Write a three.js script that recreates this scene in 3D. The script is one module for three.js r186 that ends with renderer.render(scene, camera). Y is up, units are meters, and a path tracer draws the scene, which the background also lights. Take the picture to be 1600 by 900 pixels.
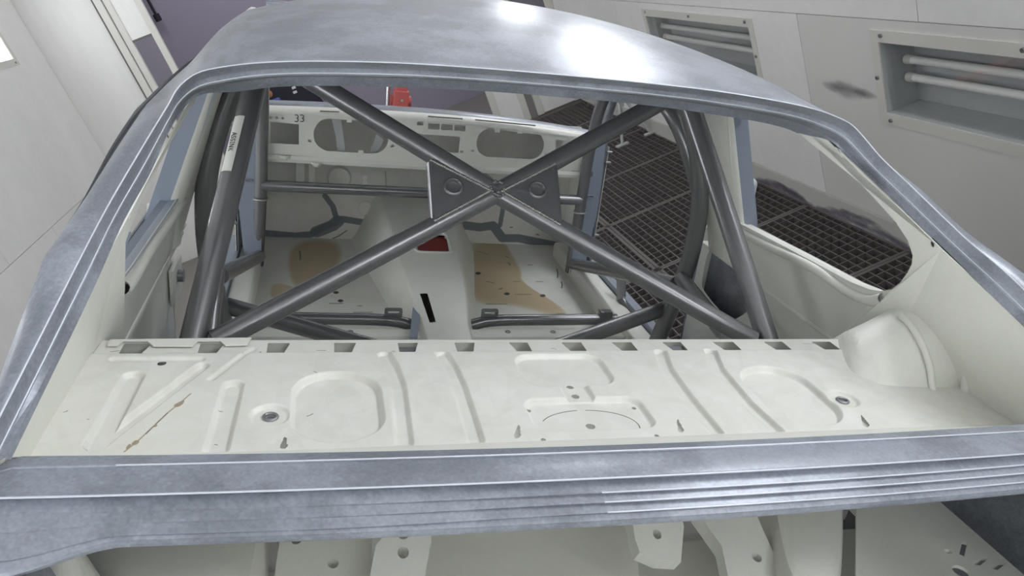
import * as THREE from 'three';
import { mergeGeometries, mergeVertices, toCreasedNormals } from 'three/addons/utils/BufferGeometryUtils.js';
import { RectAreaLightUniformsLib } from 'three/addons/lights/RectAreaLightUniformsLib.js';
import { RoundedBoxGeometry } from 'three/addons/geometries/RoundedBoxGeometry.js';

// ------------------------------------------------------------------ camera, exposure, lights
const V = (x, y, z) => new THREE.Vector3(x, y, z);
const F = 1182;                                   // focal length in pixels of the 1600 x 900 frame
const CAMH = 2.14;                                // the phone is held above the tilted shell
function rot3(wx, wy, wz) {                       // rotation vector -> rows of (scene axes -> camera axes: x right, y down, z ahead)
  const q = new THREE.Quaternion().setFromAxisAngle(V(wx, wy, wz).normalize(), Math.hypot(wx, wy, wz));
  const m = new THREE.Matrix4().makeRotationFromQuaternion(q);
  return m.multiply(new THREE.Matrix4().makeScale(1, -1, -1));
}
const RB = rot3(.42079, -.15645, -.38214);        // booth axes -> camera
const RC = rot3(.39139, -.24447, .06448);         // car axes -> camera
const scene = new THREE.Scene();
const camera = new THREE.PerspectiveCamera(2 * Math.atan(450 / F) * 180 / Math.PI, 16 / 9, .03, 60);
{
  const inv = RB.clone().transpose();             // camera axes expressed in the booth
  const cx = V(1, 0, 0).applyMatrix4(inv), cy = V(0, -1, 0).applyMatrix4(inv), cz = V(0, 0, -1).applyMatrix4(inv);
  camera.quaternion.setFromRotationMatrix(new THREE.Matrix4().makeBasis(cx, cy, cz));
  camera.position.set(0, CAMH, 0); scene.add(camera);
}
const renderer = new THREE.WebGLRenderer({ antialias: true });
renderer.toneMapping = THREE.LinearToneMapping;
renderer.toneMappingExposure = .74;
renderer.shadowMap.enabled = true; renderer.shadowMap.type = THREE.PCFSoftShadowMap;
RectAreaLightUniformsLib.init();
scene.background = new THREE.Color(0x000000);
const LAMP_LEFT = 7.2, LAMP_RIGHT = 9.4, LAMP_REAR = 5.5, LAMPC = new THREE.Color().setRGB(.95, .97, 1.03);    // booth luminaires
function area(w, h, pos, target, intensity, color = LAMPC) {
  const l = new THREE.RectAreaLight(color, intensity, w, h); l.position.copy(pos); l.lookAt(target); scene.add(l); return l;
}

// car frame: origin in the middle of the parcel shelf's front edge, x right, y up, z to the rear
const CC = V(-.38516, .5614, 1.10991);            // camera in the car frame
const CARM = RB.clone().transpose().multiply(RC); // car axes -> booth axes: the shell is rolled about its long axis
const carQ = new THREE.Quaternion().setFromRotationMatrix(CARM);
const carPos = V(0, CAMH, 0).sub(CC.clone().applyMatrix4(CARM));
const ray = (px, py) => V((px - 800) / F, (py - 450) / F, 1).applyMatrix4(RC.clone().transpose());
function UP(px, py, n, d) { const r = ray(px, py); const s = (d - n.dot(CC)) / n.dot(r); return CC.clone().addScaledVector(r, s); }
const U = (px, py, ax, val) => UP(px, py, ax === 'x' ? V(1, 0, 0) : ax === 'y' ? V(0, 1, 0) : V(0, 0, 1), val);

// ------------------------------------------------------------------ helpers
function rng(a) { return () => { a |= 0; a = a + 0x6D2B79F5 | 0; let t = Math.imul(a ^ a >>> 15, 1 | a); t = t + Math.imul(t ^ t >>> 7, 61 | t) ^ t; return ((t ^ t >>> 14) >>> 0) / 4294967296; }; }
const taken = {};
function numbered(n) { if (!(n in taken)) { taken[n] = 0; return n; } taken[n]++; return n + '_' + String(taken[n]).padStart(3, '0'); }
function tag(o, label, category, group, kind) {
  if (label) o.userData.label = label; if (category) o.userData.category = category;
  if (group) o.userData.group = group; if (kind) o.userData.kind = kind; return o;
}
function thing(name, label, category, group) { const g = new THREE.Group(); g.name = numbered(name); scene.add(g); return tag(g, label, category, group); }
function carThing(name, label, category) { const g = thing(name, label, category); g.position.copy(carPos); g.quaternion.copy(carQ); return g; }
function add(parent, name, geo, m) {
  const o = new THREE.Mesh(geo, m); o.name = parent === scene ? numbered(name) : name; o.castShadow = o.receiveShadow = true; parent.add(o); return o;
}
function struct(name, geo, m) { const o = add(scene, name, geo, m); o.userData.kind = 'structure'; return o; }
function box(w, h, d, x = 0, y = 0, z = 0) { const g = new THREE.BoxGeometry(w, h, d); g.translate(x, y, z); return g; }
function rbox(w, h, d, r = .004, x = 0, y = 0, z = 0) { const g = new RoundedBoxGeometry(w, h, d, 2, r); g.translate(x, y, z); return g; }
function span(a, b, r, seg = 20) {               // a straight tube between two points
  const d = b.clone().sub(a), L = d.length(), g = new THREE.CylinderGeometry(r, r, L, seg, 1);
  g.applyQuaternion(new THREE.Quaternion().setFromUnitVectors(V(0, 1, 0), d.normalize())); g.translate((a.x + b.x) / 2, (a.y + b.y) / 2, (a.z + b.z) / 2); return g;
}
function bent(pts, r, seg = 48, rad = 20) {      // a bent tube: straight runs with rounded corners
  const path = new THREE.CurvePath(); let prev = pts[0];
  for (let i = 1; i < pts.length - 1; i++) {
    const p = pts[i], a = p.clone().lerp(pts[i - 1], Math.min(.45, .1 / p.distanceTo(pts[i - 1]))), b = p.clone().lerp(pts[i + 1], Math.min(.45, .1 / p.distanceTo(pts[i + 1])));
    path.add(new THREE.LineCurve3(prev, a)); path.add(new THREE.QuadraticBezierCurve3(a, p, b)); prev = b;
  }
  path.add(new THREE.LineCurve3(prev, pts[pts.length - 1]));
  return new THREE.TubeGeometry(path, seg, r, rad, false);
}
function loft(rows, { crease = .6, cols = null, closed = false } = {}) {   // grid surface, uv in metres
  const nr = rows.length, nc = rows[0].length, pos = [], uv = [], col = [], idx = [];
  let vv = 0;
  for (let i = 0; i < nr; i++) {
    if (i) vv += rows[i][nc >> 1].distanceTo(rows[i - 1][nc >> 1]);
    let uu = 0;
    for (let j = 0; j < nc; j++) {
      if (j) uu += rows[i][j].distanceTo(rows[i][j - 1]);
      const p = rows[i][j]; pos.push(p.x, p.y, p.z); uv.push(uu, vv); if (cols) { const c = cols(i, j, p); col.push(c, c, c); }
    }
  }
  for (let i = 0; i < nr - 1; i++) for (let j = 0; j < nc - 1; j++) { const a = i * nc + j, b = a + 1, c = a + nc, d = c + 1; idx.push(a, c, b, b, c, d); }
  let g = new THREE.BufferGeometry();
  g.setAttribute('position', new THREE.Float32BufferAttribute(pos, 3)); g.setAttribute('uv', new THREE.Float32BufferAttribute(uv, 2));
  if (cols) g.setAttribute('color', new THREE.Float32BufferAttribute(col, 3));
  g.setIndex(idx); g.computeVertexNormals();
  if (crease) g = toCreasedNormals(g, crease);
  return g;
}
function shape(pts) { const s = new THREE.Shape(); pts.forEach((p, i) => i ? s.lineTo(p[0], p[1]) : s.moveTo(p[0], p[1])); s.closePath(); return s; }
function rrect(x0, y0, x1, y1, r, n = 6) {
  const o = []; const c = [[x1 - r, y1 - r, 0], [x0 + r, y1 - r, 1], [x0 + r, y0 + r, 2], [x1 - r, y0 + r, 3]];
  for (const [cx, cy, q] of c) for (let k = 0; k <= n; k++) { const a = (q + k / n) * Math.PI / 2; o.push([cx + r * Math.cos(a), cy + r * Math.sin(a)]); }
  return o;
}
const circ = (x, y, r, n = 14, ry = r) => Array.from({ length: n }, (_, k) => [x + r * Math.cos(k / n * 6.28319), y + ry * Math.sin(k / n * 6.28319)]);
function plate(pts, holes, map, th, crease = .5) {   // sheet with real holes, drawn in (u, v), placed by map, th thick
  const s = shape(pts); for (const h of holes) s.holes.push(new THREE.Path(h.map(p => new THREE.Vector2(p[0], p[1]))));
  let g = new THREE.ExtrudeGeometry(s, { depth: th, bevelEnabled: false, steps: 1 });
  const p = g.attributes.position, e = 1e-3;
  const uv = new Float32Array(p.count * 2);
  for (let i = 0; i < p.count; i++) {
    const u = p.getX(i), v = p.getY(i), w = p.getZ(i), o = map(u, v);
    const n = map(u + e, v).sub(o).cross(map(u, v + e).sub(o)).normalize();
    o.addScaledVector(n, w); p.setXYZ(i, o.x, o.y, o.z); uv[2 * i] = u; uv[2 * i + 1] = v;
  }
  g.setAttribute('uv', new THREE.BufferAttribute(uv, 2)); g.computeVertexNormals();
  return crease ? toCreasedNormals(g, crease) : g;
}
const clean = g => { const k = g.index ? g.toNonIndexed() : g; for (const n of Object.keys(k.attributes)) if (!['position', 'normal', 'uv'].includes(n)) k.deleteAttribute(n); return k; };
const merge = gs => mergeGeometries(gs.map(clean));

// ------------------------------------------------------------------ textures and materials
function grid(n, seed) { const r = rng(seed), a = new Float32Array(n * n); for (let i = 0; i < n * n; i++) a[i] = r(); return a; }
function fbm(size, oct, seed) {                   // tileable value noise, oct = [[cells, weight], ...]
  const out = new Float32Array(size * size); let tot = 0;
  oct.forEach(([n, w], k) => {
    const g = grid(n, seed + k * 17); tot += w;
    for (let y = 0; y < size; y++) {
      const fy = y / size * n, y0 = Math.floor(fy), ty = fy - y0, sy = ty * ty * (3 - 2 * ty);
      for (let x = 0; x < size; x++) {
        const fx = x / size * n, x0 = Math.floor(fx), tx = fx - x0, sx = tx * tx * (3 - 2 * tx);
        const a = g[(y0 % n) * n + x0 % n], b = g[(y0 % n) * n + (x0 + 1) % n], c = g[((y0 + 1) % n) * n + x0 % n], d = g[((y0 + 1) % n) * n + (x0 + 1) % n];
        out[y * size + x] += w * ((a + (b - a) * sx) * (1 - sy) + (c + (d - c) * sx) * sy);
      }
    }
  });
  for (let i = 0; i < out.length; i++) out[i] /= tot; return out;
}
function tex(size, fn, srgb = true, rep = 1) {
  const d = new Uint8Array(size * size * 4);
  for (let i = 0; i < size * size; i++) { const c = fn(i); for (let k = 0; k < 3; k++) d[4 * i + k] = Math.max(0, Math.min(255, c[k])); d[4 * i + 3] = 255; }
  const t = new THREE.DataTexture(d, size, size); t.wrapS = t.wrapT = THREE.RepeatWrapping; t.magFilter = THREE.LinearFilter; t.minFilter = THREE.LinearMipmapLinearFilter; t.generateMipmaps = true;
  if (srgb) t.colorSpace = THREE.SRGBColorSpace; t.repeat.set(rep, rep); t.needsUpdate = true; return t;
}
const nCoarse = fbm(1024, [[7, 1], [17, .8], [40, .45], [128, .3], [400, .3]], 11);
const nSpeck = fbm(1024, [[512, 1], [256, .6]], 71);
const S = THREE.MathUtils.smoothstep;
const primerMap = tex(1024, i => { const a = S(nCoarse[i], .34, .66), b = nSpeck[i] - .5; const l = 136 + 26 * a + 22 * b; return [l * .955, l * .99, l * 1.055]; });
const creamMap = tex(512, i => { const k = (i % 512) * 2 + Math.floor(i / 512) * 2 * 1024, l = 234 + 12 * (nCoarse[k] - .5) + 5 * (nSpeck[k] - .5); return [l * .998, l, l * .965]; });
const steelMap = tex(512, i => { const k = (i % 512) * 2 + Math.floor(i / 512) * 2 * 1024, l = 132 + 20 * (nCoarse[k] - .5) + 10 * (nSpeck[k] - .5); return [l, l, l * 1.02]; });
const wallMap = tex(512, i => { const k = (i % 512) * 2 + Math.floor(i / 512) * 2 * 1024, l = 236 + 10 * (nCoarse[k] - .5); return [l * 1.003, l, l * .99]; });
const D = THREE.DoubleSide;
const std = (o) => new THREE.MeshStandardMaterial({ side: D, ...o });
const M = {
  primer: std({ map: primerMap, roughness: .31, metalness: .2, vertexColors: false }),
  primerV: std({ map: primerMap, roughness: .31, metalness: .2, vertexColors: true }),
  cream: std({ map: creamMap, roughness: .38 }),
  steel: std({ map: steelMap, roughness: .27, metalness: .5 }),
  bare: std({ color: 0x9a9ca0, roughness: .35, metalness: .7 }),
  weld: std({ color: 0xb5b3ae, roughness: .35, metalness: .8 }),
  wall: std({ map: wallMap, roughness: .55 }),
  white: std({ color: 0xe6e6e2, roughness: .5 }),
  rail: std({ color: 0x5c5e63, roughness: .45, metalness: .3 }),
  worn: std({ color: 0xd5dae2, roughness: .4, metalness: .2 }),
  frame: std({ color: 0xd8d7d0, roughness: .5 }),
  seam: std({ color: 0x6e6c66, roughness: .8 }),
  grate: std({ color: 0x6a6664, roughness: .6, metalness: .3 }),
  pit: std({ color: 0x7d7973, roughness: .95 }),
  concrete: std({ color: 0x8a8782, roughness: .9 }),
  purple: std({ color: 0xa49fae, roughness: .8 }),
  red: std({ color: 0xb85a57, roughness: .5 }),
  redPaint: std({ color: 0x8e3436, roughness: .6 }),
  chrome: std({ color: 0xd0d0d4, roughness: .18, metalness: 1 }),
  tag: std({ color: 0xd2d3cc, roughness: .5 }),
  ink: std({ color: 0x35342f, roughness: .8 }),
  bluegrey: std({ color: 0x8c96a4, roughness: .4, metalness: .15 }),
  rubber: std({ color: 0x22222a, roughness: .7 }),
  glass: new THREE.MeshPhysicalMaterial({ color: 0xffffff, roughness: .02, transmission: 1, thickness: 0, ior: 1.5, side: D }),
  tubeOff: std({ color: 0xe9ece8, roughness: .35 }),
  galv: std({ color: 0xb4b8b8, roughness: .45, metalness: .1 }),
  glow: new THREE.MeshStandardMaterial({ color: 0xffffff, emissive: new THREE.Color().setRGB(.95, .98, 1), emissiveIntensity: 3.5, side: D }),
};

// ------------------------------------------------------------------ the booth (world axes, camera above x = z = 0)
const XR = 2.2, XL = -2.78, ZF = -8.5, ZB = 2.6, HC = 3.45;
const FIXP = 2.74, FIXL = 1.59;
// ceiling, left wall, rear wall
struct('ceiling', box(XR - XL + .4, .1, ZB - ZF + .4, (XR + XL) / 2, HC + .05, (ZB + ZF) / 2), M.white);
const rearFix = [-2.2, .05].map(x => [x, 2.3, .62]);
{
  const g = new THREE.Group(); g.name = 'wall_rear'; g.userData.kind = 'structure'; scene.add(g);
  add(g, 'wall_panel', plate([[XL - .2, 0], [XR + .2, 0], [XR + .2, HC], [XL - .2, HC]], rearFix.map(f => rrect(f[0], f[1], f[0] + FIXL, f[1] + f[2], .002, 1)), (u, v) => V(u, v, ZB), .05, 0), M.wall);
  add(g, 'backing', box(XR - XL + .8, HC, .02, (XR + XL) / 2, HC / 2, ZB + .32), M.seam);
}
// a side wall made of panels with openings for the luminaires
function sideWall(name, x, s, fixtures, low, high) {
  const g = new THREE.Group(); g.name = name; g.userData.kind = 'structure'; scene.add(g);
  for (const [seams, y0, y1] of [[low, .13, 1.178], [high, 1.178, HC]]) for (let k = 0; k < seams.length - 1; k++) {
    const a = seams[k] + .002, b = seams[k + 1] - .002;
    const holes = fixtures.filter(f => f[0] > a && f[0] + FIXL < b && f[1] > y0 && f[1] + f[2] < y1).map(f => rrect(f[0], f[1], f[0] + FIXL, f[1] + f[2], .002, 1));
    const pg = plate(rrect(a, y0 + .002, b, y1 - .002, .002, 1), holes, (u, v) => V(s > 0 ? x + .05 : x, v, u), .05, 0); let pm = M.wall;
    if (s > 0 && y0 < 1 && a > -3.8 && a < -3.7) {          // soft purple-grey smear beside the luminaire
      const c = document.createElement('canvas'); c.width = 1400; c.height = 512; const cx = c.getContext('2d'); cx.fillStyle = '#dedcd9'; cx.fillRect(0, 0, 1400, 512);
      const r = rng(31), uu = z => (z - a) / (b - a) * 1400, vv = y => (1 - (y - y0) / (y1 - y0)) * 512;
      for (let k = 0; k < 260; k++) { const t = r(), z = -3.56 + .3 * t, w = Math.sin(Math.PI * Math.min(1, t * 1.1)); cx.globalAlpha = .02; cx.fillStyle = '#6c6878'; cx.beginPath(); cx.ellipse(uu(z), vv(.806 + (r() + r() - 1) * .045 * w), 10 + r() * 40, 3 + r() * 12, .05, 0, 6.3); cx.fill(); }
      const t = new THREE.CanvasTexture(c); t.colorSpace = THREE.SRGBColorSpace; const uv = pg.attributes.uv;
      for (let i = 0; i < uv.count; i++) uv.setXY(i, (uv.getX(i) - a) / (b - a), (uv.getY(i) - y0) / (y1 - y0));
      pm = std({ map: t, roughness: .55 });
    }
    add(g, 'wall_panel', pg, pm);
  }
  add(g, 'backing', box(.02, HC, ZB - ZF + .2, x + s * .32, HC / 2, (ZB + ZF) / 2), M.seam);
  return g;
}
const lowFix = [-5.87, -3.13, -3.13 + FIXP].map(z => [z, .73, .35]);
const hiFix = [0, 1, 2, 3].map(k => -7.77 + k * FIXP).filter(z => z + FIXL < ZB).map(z => [z, 2.44, .62]);
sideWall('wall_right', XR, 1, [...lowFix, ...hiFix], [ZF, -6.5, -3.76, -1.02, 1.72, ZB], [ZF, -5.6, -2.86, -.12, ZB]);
sideWall('wall_left', XL, -1, hiFix, [ZF, -6.5, -3.76, -1.02, 1.72, ZB], [ZF, -5.6, -2.86, -.12, ZB]);
{
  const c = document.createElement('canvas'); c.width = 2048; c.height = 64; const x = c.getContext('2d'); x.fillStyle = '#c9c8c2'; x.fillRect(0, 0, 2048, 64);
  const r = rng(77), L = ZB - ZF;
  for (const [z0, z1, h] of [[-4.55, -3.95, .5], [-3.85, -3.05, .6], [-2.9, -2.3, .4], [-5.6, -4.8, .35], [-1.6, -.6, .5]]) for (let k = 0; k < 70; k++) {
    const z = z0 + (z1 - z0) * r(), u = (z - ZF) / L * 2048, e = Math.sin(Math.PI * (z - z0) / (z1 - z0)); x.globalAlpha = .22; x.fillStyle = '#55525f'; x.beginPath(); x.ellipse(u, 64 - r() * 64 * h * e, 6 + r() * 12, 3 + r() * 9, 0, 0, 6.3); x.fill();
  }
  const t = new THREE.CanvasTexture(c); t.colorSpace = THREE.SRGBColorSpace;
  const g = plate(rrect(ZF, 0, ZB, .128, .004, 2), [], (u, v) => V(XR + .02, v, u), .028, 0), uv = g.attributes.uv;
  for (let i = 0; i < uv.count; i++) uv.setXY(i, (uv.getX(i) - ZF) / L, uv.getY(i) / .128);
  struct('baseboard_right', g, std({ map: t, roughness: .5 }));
}
struct('baseboard_left', rbox(.03, .128, ZB - ZF, .006, XL - .008, .064, (ZB + ZF) / 2), M.frame);

function fixture(x, s, [z0, y0, h], lit, label, group, rear) {       // recessed luminaire behind glass; s points out of the room
  const g = thing('light_fixture', label, 'light fixture', group), zc = z0 + FIXL / 2, yc = y0 + h / 2;
  g.position.set(x, y0, zc); const L = FIXL, d = .17;
  if (rear) { g.position.set(zc, y0, x); g.rotation.y = -Math.PI / 2; }
  add(g, 'housing', merge([box(.01, h, L, s * d, h / 2, 0), box(d, .008, L, s * d / 2, .004, 0), box(d, .008, L, s * d / 2, h - .004, 0), box(d, h, .008, s * d / 2, h / 2, L / 2 - .004), box(d, h, .008, s * d / 2, h / 2, -L / 2 + .004)]), lit ? M.white : M.galv);
  const b = .05;
  const fr = plate(rrect(-L / 2 - b, -b, L / 2 + b, h + b, .004, 2), [rrect(-L / 2 + .004, .004, L / 2 - .004, h - .004, .002, 1)], (u, v) => V(s > 0 ? 0 : .006, v, u), .006, 0);
  add(g, 'frame', fr, M.frame);
  const scr = [[-L / 2 + .03, h + .028], [0, h + .028], [L / 2 - .03, h + .028], [-L / 2 - .028, h / 2], [L / 2 + .028, h / 2], [-L / 2 + .03, -.028], [0, -.028], [L / 2 - .03, -.028]];
  for (const [z, y] of scr) { const c = new THREE.CylinderGeometry(.009, .01, .01, 10); c.rotateZ(Math.PI / 2); c.translate(-s * .009, y, z); add(g, 'screw', c, M.bare); }
  add(g, 'glass_pane', box(.004, h - .01, L - .01, s * .02, h / 2, 0), M.glass);
  const n = lit ? 4 : 2;
  for (let k = 0; k < n; k++) {
    const y = lit ? h * (k + .7) / (n + .4) : h * (.42 + .24 * k), t = new THREE.CylinderGeometry(.018, .018, L - .12, 14); t.rotateX(Math.PI / 2); t.translate(s * .1, y, 0);
    const tb = add(g, 'lamp_tube', t, lit ? M.glow : M.tubeOff);
    for (const e of [-1, 1]) { const c = new THREE.CylinderGeometry(.022, .022, .04, 12); c.rotateX(Math.PI / 2); c.translate(s * .1, y, e * (L / 2 - .06)); add(tb, 'lamp_holder', c, M.frame); }
  }
  if (lit) {
    add(g, 'diffuser', box(.004, h - .02, L - .02, s * .03, h / 2, 0), M.glow);
    if (rear) area(L - .06, h - .06, V(zc, yc, x - .015), V(zc, yc - .001, x - 3), LAMP_REAR);
    else area(L - .06, h - .06, V(x - s * .015, yc, zc), V(x - s * 3, yc - .001, zc), s > 0 ? LAMP_RIGHT : LAMP_LEFT);
  } else add(g, 'ballast_cover', rbox(.03, .05, L - .2, .004, s * (d - .02), h * .54, 0), M.galv);
  return g;
}
lowFix.forEach((f, i) => fixture(XR, 1, f, false, ['unlit recessed light fixture behind the roof edge on the grey wall', 'unlit twin-tube light fixture low on the grey wall beside the rear pillar', 'unlit low wall light fixture behind the tail of the car'][i]));
hiFix.forEach(f => fixture(XR, 1, f, true, 'lit high light fixture on the grey side wall', 'lit fixtures high on the grey wall'));
rearFix.forEach((f, i) => fixture(ZB, 1, f, true, ['lit light fixture on the rear wall towards the white side wall', 'lit light fixture on the rear wall towards the grey side wall'][i], 'fixtures on the rear wall', true));
hiFix.forEach(f => fixture(XL, -1, f, true, 'lit high light fixture on the bright white side wall', 'lit fixtures high on the white wall'));

// end wall: a white panel, door posts, folded leaves and the opening to the hall
{
  const w = new THREE.Group(); w.name = 'wall_front'; w.userData.kind = 'structure'; scene.add(w);
  add(w, 'wall_panel', box(.68, HC, .06, XL + .34, HC / 2, ZF - .03), M.wall);
  add(w, 'lintel', box(XR - XL - .68, HC - 2.9, .06, (XL + .68 + XR) / 2, (HC + 2.9) / 2, ZF - .03), M.wall);
  for (const x of [-2.07, 2.225]) add(w, 'door_post', rbox(.07, 2.9, .09, .008, x, 1.45, ZF), M.frame);
  add(w, 'door_seal', box(.022, 2.9, .03, -2.112, 1.45, ZF + .01), M.seam);
}
function leaf(n, x0, x1, y0, y1, z, turn, label) {              // a door leaf with a window, hinged at x0
  const g = new THREE.Group(); g.name = 'door_' + n; g.userData.kind = 'structure'; g.userData.label = label; g.position.set(x0, 0, z); g.rotation.y = turn; scene.add(g);
  const W = x1 - x0, st = Math.min(.075, W * .2);
  add(g, 'lower_panel', box(W - 2 * st, y0 - .02, .03, W / 2, y0 / 2 + .01, 0), M.wall);
  add(g, 'upper_panel', box(W - 2 * st, 2.88 - y1, .03, W / 2, (2.88 + y1) / 2, 0), M.wall);
  for (const x of [st / 2, W - st / 2]) add(g, 'stile', rbox(st, 2.87, .05, .006, x, 1.445, 0), M.frame);
  const pane = add(g, 'window_pane', box(W - 2 * st, y1 - y0, .005, W / 2, (y0 + y1) / 2, 0), M.glass);
  add(pane, 'glazing_bead', merge([box(W - 2 * st, .02, .04, W / 2, y0, 0), box(W - 2 * st, .02, .04, W / 2, y1, 0)]), M.seam);
}
leaf(1, -2.03, -1.70, .95, 2.24, ZF, 0, 'narrow door leaf with a window beside the white panel');
leaf(2, 1.17, 1.57, .85, 2.3, ZF, 0, 'grey door leaf bordering the purple opening');
leaf(3, 1.66, 2.19, .85, 2.3, ZF, 0, 'grey door leaf next to the side wall');
// the hall beyond
struct('wall_hall', box(9, 4.4, .1, -.2, 2.2, -11.0), M.purple);
for (const s of [-1, 1]) struct('wall_hall_side', box(.1, 4.4, 2.6, -.2 + s * 4.4, 2.2, -9.8), M.purple);
struct('ceiling_hall', box(9, .1, 2.6, -.2, 4.4, -9.8), M.purple);
struct('floor_hall', box(9, .1, 2.5, -.2, -.05, -9.75), M.concrete);
{
  const g = thing('added_hall_lamp', 'added unseen ceiling lamp that lights the hall beyond the doors', 'lamp'); g.position.set(-.4, 4.2, -9.5);  // added lamp, out of view, put in to light the hall
  add(g, 'lamp_body', rbox(4, .06, .3, .01, 0, .06, 0), M.white); add(g, 'lamp_panel', box(3.9, .01, .26, 0, .024, 0), M.glow);
  area(3.8, .26, V(-.4, 4.2, -9.5), V(-.4, 0, -9.6), 17, new THREE.Color().setRGB(.93, .91, 1));
}

// floor: removable steel gratings over the exhaust pit
const CW = 1.03, RW = .885, gx0 = XR - CW * 4, gz0 = -3.08;
struct('floor', merge([box(gx0 - XL + .3, .3, ZB - ZF, (gx0 + XL) / 2 - .15, -.15, (ZB + ZF) / 2)]), M.concrete);
struct('floor_pit', box(XR - gx0 + .4, .1, ZB - ZF + .4, (XR + gx0) / 2, -1.65, (ZB + ZF) / 2), M.pit);
struct('wall_pit', merge([box(.05, 1.6, ZB - ZF, XR + .03, -.8, (ZB + ZF) / 2), box(.05, 1.3, ZB - ZF, gx0 - .03, -.95, (ZB + ZF) / 2), box(XR - gx0, 1.6, .05, (XR + gx0) / 2, -.8, ZF), box(XR - gx0, 1.6, .05, (XR + gx0) / 2, -.8, ZB)]), M.pit);
{
  const zb = box(.006, .05, RW - .03), xb = box(CW - .03, .04, .006), ez = box(.02, .034, RW - .006), ex = box(CW - .006, .034, .02);
  const nx = 20, nz = 12, lab = 'steel floor grating over the exhaust pit';
  for (let c = 0; c < 4; c++) for (let r = -6; r < 7; r++) {
    const x = XR - CW * (c + .5), z = gz0 + RW * (r - .5) ;
    if (z - RW / 2 < ZF - .1 || z + RW / 2 > ZB + .1) continue;
    const g = thing('floor_grating', lab, 'grating', 'floor gratings of the booth'); g.position.set(x, 0, z);
    const seen = c < 2 && z < -1.6;
    if (seen) {
      for (let k = 1; k < nx; k++) add(g, 'bearing_bar', zb, M.grate).position.set(-CW / 2 + CW * k / nx, -.026, 0);
      for (let k = 1; k < nz; k++) add(g, 'cross_bar', xb, M.grate).position.set(0, -.021, -RW / 2 + RW * k / nz);
      for (const s of [-1, 1]) { add(g, 'edge_bar', ez, M.grate).position.set(s * (CW / 2 - .012), -.017, 0); add(g, 'edge_bar', ex, M.grate).position.set(0, -.017, s * (RW / 2 - .012)); }
    } else {
      if (!globalThis.__grid) {
        const a = []; const mv = (b, x, y, z) => { const k = b.clone(); k.translate(x, y, z); a.push(k); };
        for (let k = 1; k < nx; k++) mv(zb, -CW / 2 + CW * k / nx, -.026, 0);
        for (let k = 1; k < nz; k++) mv(xb, 0, -.021, -RW / 2 + RW * k / nz);
        for (const s of [-1, 1]) { mv(ez, s * (CW / 2 - .012), -.017, 0); mv(ex, 0, -.017, s * (RW / 2 - .012)); }
        globalThis.__grid = merge(a);
      }
      add(g, 'bar_mesh', globalThis.__grid, M.grate);
    }
  }
}
// ================================================================== the car body shell (car axes)
const car = carThing('car_body_shell', 'bare coupe body shell in grey primer and cream paint, rolled to one side', 'car body');
const inX = y => .705 - .36 * Math.max(y, 0);                     // inner side panels lean in above the shelf
const lerpRow = (a, n) => { const c = new THREE.CatmullRomCurve3(a.map(p => V(...p)), false, 'centripetal'); return c.getPoints(n); };
// ---- rear window surround: inner flange edge E and outer crease K, half curves from the foot of the pillar to the middle
const Ehalf = [[.655, .118, .457], [.634, .195, .242], [.625, .239, .117], [.611, .274, .026], [.603, .312, -.088], [.592, .334, -.14], [.572, .353, -.166], [.53, .368, -.172], [.456, .385, -.173], [.287, .399, -.172], [.139, .405, -.171], [0, .406, -.17]];
const Khalf = [[.668, .135, .465], [.640, .232, .24], [.633, .262, .141], [.613, .312, .022], [.597, .349, -.064], [.586, .372, -.1], [.563, .391, -.112], [.52, .405, -.108], [.452, .418, -.10], [.293, .431, -.10], [.154, .435, -.10], [0, .436, -.10]];
function full(h) { const L = h.map(p => V(-p[0], p[1], p[2])), R = h.slice(0, -1).reverse().map(p => V(p[0], p[1], p[2])); return [...L, ...R]; }
const NW = 132;
function sampleIdx(h) {                                           // same parameter for E and K: per control index
  const c = new THREE.CatmullRomCurve3(full(h), false, 'centripetal'), out = [];
  for (let i = 0; i <= NW; i++) out.push(c.getPoint(i / NW)); return out;
}
const Ec = sampleIdx(Ehalf), Kc = sampleIdx(Khalf);
const outerHalf = t => {                                          // outer edge of roof and pillar, t = 0 pillar foot .. 1 roof front middle
  const tab = [[0, .69, .10, .47], [.09, .675, .232, .245], [.18, .665, .262, .11], [.27, .652, .30, -.0], [.36, .64, .335, -.13], [.45, .63, .352, -.3], [.5, .625, .36, -.5], [.6, .62, .36, -.95], [.68, .6, .36, -1.4], [.78, .45, .41, -1.44], [1, 0, .44, -1.46]];
  for (let k = 0; k < tab.length - 1; k++) if (t <= tab[k + 1][0]) { const a = tab[k], b = tab[k + 1], f = (t - a[0]) / (b[0] - a[0]); return V(a[1] + (b[1] - a[1]) * f, a[2] + (b[2] - a[2]) * f, a[3] + (b[3] - a[3]) * f); }
  return V(0, .44, -1.46);
};
const crown = (x, z) => .525 - .19 * (z + .8) ** 2 - .29 * x * x - 60 * Math.max(0, Math.abs(x) - .56) ** 3;
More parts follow.
